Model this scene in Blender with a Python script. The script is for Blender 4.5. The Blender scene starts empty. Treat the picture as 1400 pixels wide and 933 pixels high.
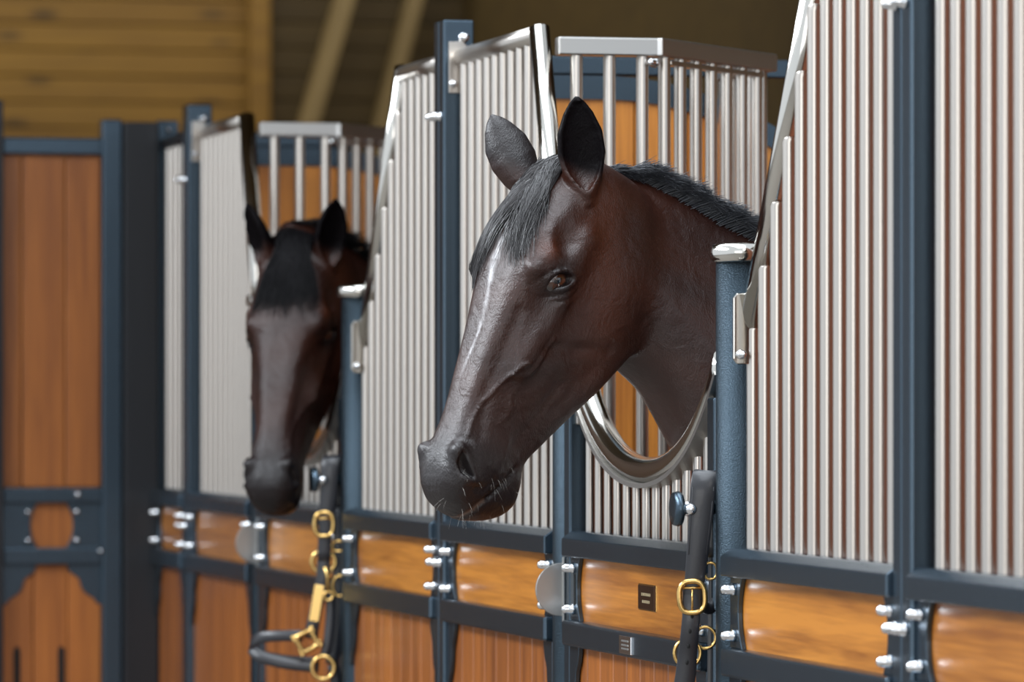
import bpy, bmesh, math, random
import numpy as np
from mathutils import Vector, Matrix

# ------------------------------------------------------------------ camera
scene = bpy.context.scene
COL = scene.collection
cam_data = bpy.data.cameras.new('camera')
cam = bpy.data.objects.new('camera', cam_data)
COL.objects.link(cam)
cam.location = (8.988, -2.188, 1.60)
cam.rotation_euler = (math.radians(90), 0, math.radians(90 - 14.3014))
cam_data.sensor_width = 36.0
cam_data.sensor_fit = 'HORIZONTAL'
cam_data.lens = 6500 / 1400 * 36.0
cam_data.shift_y = 77.5 / 1400
cam_data.clip_end = 200
cam_data.dof.use_dof = True
cam_data.dof.focus_distance = 7.78
cam_data.dof.aperture_fstop = 5.0
scene.camera = cam

# ------------------------------------------------------------------ daylight
world = bpy.data.worlds.new('world')
scene.world = world
world.use_nodes = True
_bg = world.node_tree.nodes['Background']
_bg.inputs['Color'].default_value = (0.86, 0.93, 1.0, 1)
_bg.inputs['Strength'].default_value = 0.92


def area_light(name, loc, target, size, size_y, power, color):
    d = bpy.data.lights.new(name, 'AREA')
    d.shape = 'RECTANGLE'
    d.size, d.size_y, d.energy, d.color = size, size_y, power, color
    o = bpy.data.objects.new(name, d)
    COL.objects.link(o)
    o.location = loc
    o.rotation_euler = (Vector(target) - Vector(loc)).to_track_quat('-Z', 'Y').to_euler()
    return o


# daylight from the open doors behind the camera and from the roof light over the aisle
area_light('door_daylight', (12.5, -4.5, 2.6), (1.5, -0.2, 1.5), 5.0, 3.6, 115, (1.0, 0.97, 0.93))
area_light('window_daylight', (0.6, -4.9, 4.9), (1.4, -0.3, 1.7), 6.5, 1.7, 480, (0.88, 0.94, 1.0))
area_light('rooflight', (-1.0, -0.5, 4.9), (-1.0, -0.5, 0.0), 12.0, 1.8, 310, (0.86, 0.93, 1.0))

vs = scene.view_settings
vs.view_transform = 'Standard'
vs.look = 'None'
vs.gamma = 1.0
vs.use_curve_mapping = False
vs.exposure = 0.18

random.seed(4)
RNG = np.random.default_rng(7)

# ------------------------------------------------------------------ materials
MATS = {}


def new_mat(name):
    m = bpy.data.materials.new(name)
    m.use_nodes = True
    MATS[name] = m
    nt = m.node_tree
    b = nt.nodes['Principled BSDF']
    return m, nt, b


def plain(name, color, rough=0.5, metal=0.0, spec=0.5, coat=0.0, bump=None):
    m, nt, b = new_mat(name)
    b.inputs['Base Color'].default_value = (*color, 1)
    b.inputs['Roughness'].default_value = rough
    b.inputs['Metallic'].default_value = metal
    b.inputs['Specular IOR Level'].default_value = spec
    b.inputs['Coat Weight'].default_value = coat
    if bump:
        scale, strength, dist = bump
        tc = nt.nodes.new('ShaderNodeTexCoord')
        n = nt.nodes.new('ShaderNodeTexNoise')
        n.inputs['Scale'].default_value = scale
        n.inputs['Detail'].default_value = 3
        bp = nt.nodes.new('ShaderNodeBump')
        bp.inputs['Strength'].default_value = strength
        bp.inputs['Distance'].default_value = dist
        nt.links.new(tc.outputs['Object'], n.inputs['Vector'])
        nt.links.new(n.outputs['Fac'], bp.inputs['Height'])
        nt.links.new(bp.outputs['Normal'], b.inputs['Normal'])
    return m


def wood(name, dark, light, axis, rough=0.4, coat=0.3, scale=1.0, knots=False):
    """grain runs along axis (0, 1, 2) of the object's own coordinates"""
    m, nt, b = new_mat(name)
    tc = nt.nodes.new('ShaderNodeTexCoord')
    info = nt.nodes.new('ShaderNodeObjectInfo')
    addv = nt.nodes.new('ShaderNodeVectorMath')
    addv.operation = 'MULTIPLY_ADD'
    comb = nt.nodes.new('ShaderNodeCombineXYZ')
    for i in range(3):
        nt.links.new(info.outputs['Random'], comb.inputs[i])
    nt.links.new(comb.outputs[0], addv.inputs[0])
    addv.inputs[1].default_value = (13.0, 7.0, 17.0)
    nt.links.new(tc.outputs['Object'], addv.inputs[2])
    mp = nt.nodes.new('ShaderNodeMapping')
    s = [26.0 * scale] * 3
    s[axis] = 1.6 * scale
    mp.inputs['Scale'].default_value = s
    nt.links.new(addv.outputs[0], mp.inputs['Vector'])
    n1 = nt.nodes.new('ShaderNodeTexNoise')
    n1.inputs['Scale'].default_value = 1.0
    n1.inputs['Detail'].default_value = 5
    n1.inputs['Roughness'].default_value = 0.62
    n1.inputs['Distortion'].default_value = 0.5
    nt.links.new(mp.outputs[0], n1.inputs['Vector'])
    mp2 = nt.nodes.new('ShaderNodeMapping')
    s2 = [160.0 * scale] * 3
    s2[axis] = 7.0 * scale
    mp2.inputs['Scale'].default_value = s2
    nt.links.new(addv.outputs[0], mp2.inputs['Vector'])
    n2 = nt.nodes.new('ShaderNodeTexNoise')
    n2.inputs['Scale'].default_value = 1.0
    n2.inputs['Detail'].default_value = 2
    nt.links.new(mp2.outputs[0], n2.inputs['Vector'])
    mix = nt.nodes.new('ShaderNodeMath')
    mix.operation = 'MULTIPLY_ADD'
    nt.links.new(n2.outputs['Fac'], mix.inputs[0])
    mix.inputs[1].default_value = 0.45
    nt.links.new(n1.outputs['Fac'], mix.inputs[2])
    rnd = nt.nodes.new('ShaderNodeMath')
    rnd.operation = 'MULTIPLY_ADD'
    nt.links.new(info.outputs['Random'], rnd.inputs[0])
    rnd.inputs[1].default_value = 0.16
    nt.links.new(mix.outputs[0], rnd.inputs[2])
    ramp = nt.nodes.new('ShaderNodeValToRGB')
    ramp.color_ramp.elements[0].position = 0.52
    ramp.color_ramp.elements[0].color = (*dark, 1)
    ramp.color_ramp.elements[1].position = 1.02
    ramp.color_ramp.elements[1].color = (*light, 1)
    nt.links.new(rnd.outputs[0], ramp.inputs[0])
    col = ramp.outputs['Color']
    if knots:
        vor = nt.nodes.new('ShaderNodeTexVoronoi')
        vor.inputs['Scale'].default_value = 1.0
        mp3 = nt.nodes.new('ShaderNodeMapping')
        s3 = [6.0] * 3
        s3[axis] = 2.2
        mp3.inputs['Scale'].default_value = s3
        nt.links.new(addv.outputs[0], mp3.inputs['Vector'])
        nt.links.new(mp3.outputs[0], vor.inputs['Vector'])
        kr = nt.nodes.new('ShaderNodeValToRGB')
        kr.color_ramp.elements[0].position = 0.10
        kr.color_ramp.elements[0].color = (0.25, 0.25, 0.25, 1)
        kr.color_ramp.elements[1].position = 0.24
        kr.color_ramp.elements[1].color = (1, 1, 1, 1)
        nt.links.new(vor.outputs['Distance'], kr.inputs[0])
        mul = nt.nodes.new('ShaderNodeMixRGB')
        mul.blend_type = 'MULTIPLY'
        mul.inputs[0].default_value = 1
        nt.links.new(col, mul.inputs[1])
        nt.links.new(kr.outputs[0], mul.inputs[2])
        col = mul.outputs[0]
    nt.links.new(col, b.inputs['Base Color'])
    b.inputs['Roughness'].default_value = rough
    b.inputs['Coat Weight'].default_value = coat
    b.inputs['Coat Roughness'].default_value = 0.22
    bp = nt.nodes.new('ShaderNodeBump')
    bp.inputs['Strength'].default_value = 0.12
    bp.inputs['Distance'].default_value = 0.002
    nt.links.new(n2.outputs['Fac'], bp.inputs['Height'])
    nt.links.new(bp.outputs['Normal'], b.inputs['Normal'])
    return m


plain('blue_paint', (0.070, 0.100, 0.130), 0.27, 0.9, 0.5, 0.0, bump=(420, 0.30, 0.0012))
plain('hammered_paint', (0.034, 0.050, 0.064), 0.32, 0.9, 0.5, 0.0, bump=(480, 0.8, 0.0016))
plain('dark_paint', (0.005, 0.006, 0.009), 0.42, 0.0, 0.5, 0.1, bump=(420, 0.25, 0.001))
plain('stainless', (0.555, 0.512, 0.468), 0.29, 1.0)
plain('satin_steel', (0.54, 0.525, 0.505), 0.36, 1.0)
plain('chrome', (0.68, 0.655, 0.61), 0.12, 1.0)
plain('bolt_steel', (0.82, 0.83, 0.85), 0.16, 1.0)
plain('grey_plate', (0.42, 0.42, 0.41), 0.38, 0.9, bump=(30, 0.05, 0.001))
plain('brass', (0.72, 0.47, 0.17), 0.22, 1.0)
plain('leather', (0.012, 0.012, 0.016), 0.36, 0.0, 0.6, 0.15, bump=(300, 0.12, 0.001))
plain('stitching', (0.05, 0.05, 0.055), 0.6)
plain('black_void', (0.004, 0.004, 0.004), 0.8)
plain('plaque_brown', (0.055, 0.022, 0.010), 0.22, 0.6)
plain('engraving', (0.80, 0.66, 0.40), 0.4)
plain('concrete', (0.20, 0.185, 0.165), 0.85, bump=(60, 0.4, 0.004))
wood('inlay_wood', (0.24, 0.070, 0.008), (0.62, 0.235, 0.034), 0, 0.30, 0.5, 1.0)
wood('board_wood', (0.15, 0.040, 0.008), (0.40, 0.125, 0.022), 2, 0.36, 0.4, 0.9)
wood('partition_wood', (0.38, 0.115, 0.014), (0.70, 0.270, 0.042), 2, 0.40, 0.2, 0.9)
wood('lining_wood', (0.17, 0.046, 0.018), (0.29, 0.092, 0.038), 2, 0.5, 0.1, 0.8)
wood('gate_wood', (0.20, 0.055, 0.008), (0.42, 0.135, 0.022), 2, 0.45, 0.1, 0.7)
wood('pine', (0.20, 0.090, 0.008), (0.37, 0.180, 0.017), 1, 0.6, 0.0, 0.35, knots=True)
wood('dark_pine', (0.066, 0.037, 0.006), (0.112, 0.064, 0.011), 1, 0.7, 0.0, 0.35)
wood('dark_boards', (0.045, 0.022, 0.010), (0.08, 0.04, 0.018), 2, 0.7, 0.0, 0.5)
wood('rafter_wood', (0.21, 0.13, 0.04), (0.33, 0.21, 0.07), 2, 0.6, 0.0, 0.4)


# ------------------------------------------------------------------ helpers
def link(name, me, mat=None, parent=None, loc=None, rot=None, scale=None):
    o = bpy.data.objects.new(name, me)
    COL.objects.link(o)
    if me is not None and mat and not me.materials:
        me.materials.append(MATS[mat])
    if parent is not None:
        o.parent = parent
    if loc is not None:
        o.location = loc
    if rot is not None:
        o.rotation_euler = rot
    if scale is not None:
        o.scale = scale
    return o


def tag(o, label=None, cat=None, group=None, kind=None):
    if label:
        o['label'] = label
    if cat:
        o['category'] = cat
    if group:
        o['group'] = group
    if kind:
        o['kind'] = kind
    return o


def thing(name, loc, label, cat, group=None, rotz=0.0):
    o = bpy.data.objects.new(name, None)
    o.empty_display_size = 0.1
    COL.objects.link(o)
    o.location = loc
    o.rotation_euler = (0, 0, rotz)
    return tag(o, label, cat, group)


def mesh(name, verts, faces, smooth=False, mat=None):
    me = bpy.data.meshes.new(name)
    me.from_pydata([tuple(v) for v in verts], [], [tuple(f) for f in faces])
    if smooth:
        me.polygons.foreach_set('use_smooth', [True] * len(me.polygons))
    if mat:
        me.materials.append(MATS[mat])
    me.update()
    return me


def bm_mesh(name, bm, smooth=False, mat=None):
    bmesh.ops.recalc_face_normals(bm, faces=bm.faces)
    me = bpy.data.meshes.new(name)
    bm.to_mesh(me)
    bm.free()
    if smooth:
        me.polygons.foreach_set('use_smooth', [True] * len(me.polygons))
    if mat:
        me.materials.append(MATS[mat])
    return me


BOXES = {}


def box_me(sx, sy, sz, mat, bev=0.004):
    key = (round(sx, 4), round(sy, 4), round(sz, 4), mat, bev)
    if key in BOXES:
        return BOXES[key]
    bm = bmesh.new()
    bmesh.ops.create_cube(bm, size=1.0)
    bmesh.ops.scale(bm, vec=(sx, sy, sz), verts=bm.verts)
    if bev:
        bmesh.ops.bevel(bm, geom=bm.edges[:], offset=min(bev, 0.45 * min(sx, sy, sz)), segments=2, profile=0.5, affect='EDGES')
    me = bm_mesh('box', bm, False, mat)
    BOXES[key] = me
    return me


def box(name, parent, x0, x1, y0, y1, z0, z1, mat, bev=0.004):
    me = box_me(x1 - x0, y1 - y0, z1 - z0, mat, bev)
    return link(name, me, None, parent, ((x0 + x1) / 2, (y0 + y1) / 2, (z0 + z1) / 2))


def tube_me(name, pts, r, seg=14, mat=None, closed=False, radii=None, flat=None):
    """circle swept along a polyline; flat=(a, b) stretches the circle in its two normal axes"""
    P = [Vector(p) for p in pts]
    n = len(P)
    T = []
    for i in range(n):
        if closed:
            t = P[(i + 1) % n] - P[i - 1]
        else:
            t = P[min(i + 1, n - 1)] - P[max(i - 1, 0)]
        T.append(t.normalized())
    ref = Vector((0, 0, 1)) if abs(T[0].z) < 0.9 else Vector((1, 0, 0))
    u = (ref - T[0] * ref.dot(T[0])).normalized()
    verts, faces = [], []
    for i in range(n):
        u = (u - T[i] * u.dot(T[i])).normalized()
        v = T[i].cross(u)
        rr = radii[i] if radii else r
        a, b = flat if flat else (1, 1)
        for k in range(seg):
            an = 2 * math.pi * k / seg
            verts.append(P[i] + u * (rr * a * math.cos(an)) + v * (rr * b * math.sin(an)))
    m = n if closed else n - 1
    for i in range(m):
        for k in range(seg):
            a0 = i * seg + k
            a1 = i * seg + (k + 1) % seg
            j = ((i + 1) % n) * seg
            faces.append((a0, a1, j + (k + 1) % seg, j + k))
    if not closed:
        faces.append(tuple(range(seg - 1, -1, -1)))
        faces.append(tuple((n - 1) * seg + k for k in range(seg)))
    me = mesh(name, verts, faces, False, mat)
    me.polygons.foreach_set('use_smooth', [len(p.vertices) == 4 for p in me.polygons])
    return me


def lathe_me(name, prof, seg=24, mat=None):
    """profile of (r, z) turned about z"""
    verts, faces = [], []
    for r, z in prof:
        for k in range(seg):
            an = 2 * math.pi * k / seg
            verts.append((r * math.cos(an), r * math.sin(an), z))
    for i in range(len(prof) - 1):
        for k in range(seg):
            a = i * seg + k
            b = i * seg + (k + 1) % seg
            faces.append((a, b, b + seg, a + seg))
    faces.append(tuple(range(seg - 1, -1, -1)))
    faces.append(tuple((len(prof) - 1) * seg + k for k in range(seg)))
    return mesh(name, verts, faces, True, mat)


def plate_me(name, outline, t, plane, mat, bev=0.0):
    """outline of 2D points extruded by t; plane 'xz' extrudes in y, 'yz' extrudes in x"""
    bm = bmesh.new()
    vs_ = []
    for a, b in outline:
        vs_.append(bm.verts.new((a, -t / 2, b) if plane == 'xz' else (-t / 2, a, b)))
    f = bm.faces.new(vs_)
    ext = bmesh.ops.extrude_face_region(bm, geom=[f])
    nv = [e for e in ext['geom'] if isinstance(e, bmesh.types.BMVert)]
    bmesh.ops.translate(bm, vec=(0, t, 0) if plane == 'xz' else (t, 0, 0), verts=nv)
    if bev:
        ed = [e for e in bm.edges if e.calc_face_angle(0) > 0.6]
        bmesh.ops.bevel(bm, geom=ed, offset=bev, segments=2, profile=0.5, affect='EDGES')
    return bm_mesh(name, bm, False, mat)


_UNIT = lathe_me('bar', [(0.55, 0.0), (1, 0.0), (1, 0.985), (0.93, 0.995), (0.6, 1.0)], 16, 'stainless')
_UNIT_WIDE = lathe_me('rack_bar', [(0.55, 0.0), (1, 0.0), (1, 0.99), (0.9, 0.996), (0.6, 1.0)], 20, 'stainless')


def bar(parent, x, y, z0, z1, r=0.0085, name='bar', me=None):
    return link(name, me or _UNIT, None, parent, (x, y, z0), None, (r, r, z1 - z0))


_BOLT = lathe_me('bolt', [(0.0045, 0.0), (0.0085, 0.0), (0.0085, 0.004), (0.0068, 0.0045), (0.0068, 0.014), (0.005, 0.018), (0.0015, 0.0195)], 12, 'bolt_steel')


def bolt(parent, x, y, z, rot=(math.pi / 2, 0, 0), s=1.0):
    return link('bolt', _BOLT, None, parent, (x, y, z), rot, (s, s, s))

# ------------------------------------------------------------------ the setting
fl = link('floor', box_me(40, 16, 0.1, 'concrete', 0), None, None, (-4, 1, -0.05))
tag(fl, kind='structure')

# boarded wall behind the stalls and the timber roof over them
wr = link('wall_right', box_me(18.5, 0.06, 1.4, 'dark_pine', 0), None, None, (-4.9, 3.48, 3.0))
wd = link('wall_rear', box_me(18.5, 0.06, 2.3, 'lining_wood', 0), None, None, (-4.9, 3.48, 1.15))
tag(wd, kind='structure')
tag(wr, kind='structure')
ce = link('ceiling', box_me(14.0, 2.4, 0.08, 'dark_pine', 0), None, None, (-1.7, 2.60, 3.85))
tag(ce, kind='structure')
cf = link('shade_slab_far', box_me(8.2, 4.6, 0.08, 'dark_pine', 0), None, None, (-4.6, -0.90, 3.85))  # unseen slab added to keep the roof light off the far stalls
tag(cf, kind='structure')
wl = link('added_wall_left', box_me(0.08, 2.6, 2.9, 'dark_boards', 0), None, None, (-3.45, -1.82, 1.45))  # unseen wall added so the rails' aisle faces reflect something dark
tag(wl, kind='structure')

# far gable wall of horizontal pine boards
wb = link('wall_back', box_me(0.1, 22, 7.5, 'dark_pine', 0), None, None, (-14.2, 2.0, 3.75))
tag(wb, 'dark timber wall of horizontal boards far behind the stalls', None, None, 'structure')
PLK = box_me(0.03, 10.0, 0.122, 'pine', 0.008)
PLK2 = box_me(0.03, 11.9, 0.122, 'dark_pine', 0.008)  # darker copy of the planks; the dimmer light at right is in the colour
k = 0
z = 1.95
while z < 4.3:
    link('plank', PLK, None, wb, (0.065 + 0.006 * random.random(), 2.42 - 2.0 - 5.0, z - 3.75))
    link('plank', PLK2, None, wb, (0.055, 2.45 - 2.0 + 5.95, z + 0.03 - 3.75))
    z += 0.129
# slanting rafters in front of the wall, and a plain corner board
for n, (ya, za, yb, zb, w) in enumerate([(2.585, 2.85, 2.88, 3.85, 0.085), (2.96, 2.85, 3.22, 3.85, 0.075)]):
    L = math.hypot(yb - ya, zb - za) * 1.5
    o = link('trim_%d' % (n + 1), box_me(0.14, w, L, 'rafter_wood', 0.01), None, None,
             (-13.9, (ya + yb) / 2, (za + zb) / 2), (-math.atan2(yb - ya, zb - za), 0, 0))
    tag(o, 'pale slanting rafter against the dark timber wall, %s of the pair' % ('left' if n == 0 else 'right'), None, None, 'structure')
o = link('trim_3', box_me(0.06, 0.10, 2.6, 'pine', 0.01), None, None, (-14.05, 2.40, 3.0))
tag(o, 'upright corner board at the end of the paler pine planks', None, None, 'structure')

# ------------------------------------------------------------------ stall fronts
M = 2.765            # length of one stall along the front (x); aisle is y < 0
RAIL_T, RAIL_B = 1.366, 1.322
LOW_T, LOW_B = 1.210, 1.166
YF, YB = -0.045, 0.012
TOP = 2.262


def arc_plate(w, dx, h, side):
    """bolted end plate beside an inlay: its inner edge is hollowed"""
    pts = [(0, -h / 2), (0, h / 2)] if side > 0 else []
    n = 10
    out = [(0.0, h / 2), (0.0, -h / 2)]
    for i in range(n + 1):
        t = -1 + 2 * i / n
        out.append((side * (w - dx * (1 - t * t)), t * h / 2))
    return out


def scroll_bracket(side):
    """wavy corner bracket below the lower rail (side +1 grows to +x)"""
    pts = [(0, 0), (0.062, 0), (0.060, -0.014), (0.054, -0.026), (0.046, -0.034), (0.040, -0.043), (0.038, -0.056),
           (0.036, -0.068), (0.030, -0.082), (0.021, -0.092), (0.013, -0.100), (0.009, -0.112), (0.0, -0.118)]
    return [(side * a, b * 1.15) for a, b in pts]


PLATE = {s: plate_me('end_plate', arc_plate(0.062, 0.020, RAIL_B - LOW_T, s), 0.008, 'xz', 'blue_paint', 0.0012) for s in (-1, 1)}
BRACKET = {s: plate_me('corner_bracket', scroll_bracket(s), 0.008, 'xz', 'blue_paint', 0.001) for s in (-1, 1)}


def lower_front(root, x0, x1, board_mat='board_wood', plates=True):
    """rails, bolted inlay and boarded lower half between x0 and x1"""
    # upper rail with a sloping sill below the bars
    sill = [(YF, RAIL_B), (YF, RAIL_T - 0.013), (-0.026, RAIL_T), (YB, RAIL_T), (YB, RAIL_B)]
    link('upper_rail', plate_me('upper_rail', sill, x1 - x0, 'yz', 'blue_paint', 0.0025), None, root, ((x0 + x1) / 2, 0, 0))
    box('lower_rail', root, x0, x1, YF, YB, LOW_B, LOW_T, 'blue_paint', 0.005)
    box('bottom_rail', root, x0, x1, YF, YB, 0.03, 0.08, 'blue_paint', 0.005)
    box('inlay', root, x0 + 0.004, x1 - 0.004, -0.020, 0.0, LOW_T - 0.002, RAIL_B + 0.002, 'inlay_wood', 0)
    zc = (LOW_T + RAIL_B) / 2
    for s, xe in ((1, x0), (-1, x1)):
        link('end_plate', PLATE[s], None, root, (xe, -0.0245, zc))
        for dz in (-0.036, 0.036):
            bolt(root, xe + s * 0.024, -0.0285, zc + dz, s=1.15)
        link('corner_bracket', BRACKET[s], None, root, (xe, -0.026, LOW_B))
    n = max(1, round((x1 - x0) / 0.088))
    w = (x1 - x0) / n
    me = box_me(w - 0.003, 0.022, LOW_B - 0.08, board_mat, 0.003)
    for i in range(n):
        link('board', me, None, root, (x0 + (i + 0.5) * w, -0.009, (LOW_B + 0.08) / 2))


def tall_post(root, x0, x1, tab=False, top=2.335):
    box('tall_post', root, x0, x1, -0.036, 0.026, 0.0, top, 'blue_paint', 0.004)
    s = 1 if tab else -1
    xe = x1 if tab else x0
    if tab:
        for z, y in ((2.300, 0.004),):
            bolt(root, xe, y, z, (0, math.pi / 2, 0), 1.2)
    xm = (x0 + x1) / 2
    for z in (1.279, 2.148):
        bolt(root, xm, -0.036, z, s=1.15)


def slant_x(z, top_x, low_x, low_z):
    return top_x + (low_x - top_x) * (TOP - z) / (TOP - low_z)


def stall_panel(label, x0, x1, post, slant, lined=False, rx=None):
    """barred panel between x0 and x1 (without its post). post: 'l'/'r', slant: 'l'/'r'/None - edge that leans"""
    ox = (x0 + x1) / 2
    root = thing('stall_panel', (ox, 0, 0), label, 'stall panel', 'barred stall front panels')
    a, b = x0 - ox, x1 - ox
    lower_front(root, a, b)
    if post == 'l':
        tall_post(root, a - 0.04, a, True)
    else:
        tall_post(root, b, b + 0.04, False)
    low_z = 1.705
    if slant == 'r':
        tx, lx = 0.600 - x0 + a, 0.868 - x0 + a
        if rx is not None:
            tx, lx = rx[0] - ox, rx[1] - ox
    elif slant == 'l':
        tx, lx = rx[0] - ox, rx[1] - ox
    # top rail, slanting tube
    rt = 0.0175
    if slant == 'r':
        link('top_rail', tube_me('top_rail', [(a, 0, TOP - 0.0), (tx, 0, TOP)], rt, 16, 'stainless'), None, root)
        link('slanting_tube', tube_me('slanting_tube', [(tx - 0.004, 0, TOP + 0.012), (lx, 0, low_z)], 0.019, 18, 'chrome'), None, root)
    elif slant == 'l':
        link('top_rail', tube_me('top_rail', [(tx, 0, TOP), (b, 0, TOP)], rt, 16, 'stainless'), None, root)
        link('slanting_tube', tube_me('slanting_tube', [(tx + 0.004, 0, TOP + 0.012), (lx, 0, low_z)], 0.019, 18, 'chrome'), None, root)
        o = link('tube_bracket', plate_me('tube_bracket', [(-0.022, -0.05), (-0.016, -0.058), (0.016, -0.058), (0.022, -0.05), (0.022, 0.045), (0.016, 0.052), (-0.016, 0.052), (-0.022, 0.045)], 0.006, 'yz', 'chrome', 0.0015), None, root, (lx + 0.018, -0.012, low_z + 0.005))
        bolt(root, lx + 0.021, -0.022, low_z - 0.038, (0, math.pi / 2, 0), 0.9)
    else:
        link('top_rail', tube_me('top_rail', [(a, 0, TOP), (b, 0, TOP)], rt, 16, 'dark_paint'), None, root)
    pe = a if post == 'l' else b
    sg = 1 if post == 'l' else -1
    link('rail_bracket', plate_me('rail_bracket', [(-0.018, -0.07), (0.018, -0.07), (0.018, 0.022), (0.010, 0.030), (-0.018, 0.030)], 0.005, 'yz', 'stainless', 0.001), None, root, (pe + sg * 0.003, -0.008, TOP))
    bolt(root, pe + sg * 0.004, -0.018, TOP - 0.052, (0, math.pi / 2 * sg, 0), 0.9)
    # bars
    n = int((x1 - x0) / 0.0605)
    pitch = (x1 - x0) / n
    for i in range(n):
        x = a + (i + 0.5) * pitch
        zt = TOP - 0.004
        if slant == 'r' and x > tx - 0.01:
            zt = TOP - (x + 0.012 - tx) / (lx - tx) * (TOP - low_z) if x < lx else 0
        if slant == 'l' and x < tx + 0.01:
            zt = TOP - (tx - x + 0.012) / (tx - lx) * (TOP - low_z) if x > lx - 0.012 else 0
        if zt > RAIL_T + 0.05:
            bar(root, x, 0.0, RAIL_T - 0.003, zt, 0.0110 if lined else 0.0100)
    if lined:
        # reddish boards standing close behind the bars
        if slant == 'r':
            out = [(a, RAIL_T), (lx - 0.02, RAIL_T), (lx - 0.02, low_z), (tx - 0.01, TOP - 0.01), (a, TOP - 0.01)]
        else:
            out = [(lx + 0.02, RAIL_T), (b, RAIL_T), (b, TOP - 0.01), (tx + 0.01, TOP - 0.01), (lx + 0.02, low_z)]
        link('lining_board', plate_me('lining_board', out, 0.012, 'xz', 'lining_wood'), None, root, (0, 0.075, 0))
    return root


def door_post(label, x):
    root = thing('door_post', (x, 0, 0), label, 'post', 'round stall door posts')
    link('post_tube', lathe_me('post_tube', [(0.034, 0), (0.038, 0.0), (0.038, 0.4), (0.038, 0.8), (0.038, 1.2), (0.038, 1.815)], 32, 'hammered_paint'), None, root)
    link('cap', lathe_me('cap', [(0.040, 1.812), (0.0435, 1.814), (0.0475, 1.820), (0.0485, 1.828), (0.0465, 1.836), (0.042, 1.840), (0.02, 1.8425), (0.004, 1.843)], 32, 'chrome'), None, root)
    return root


def u_height(x):
    """height of the bent rail above its lowest point; x from the door's middle"""
    return 0.62 * x * x + 1.5 * x ** 4


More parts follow.
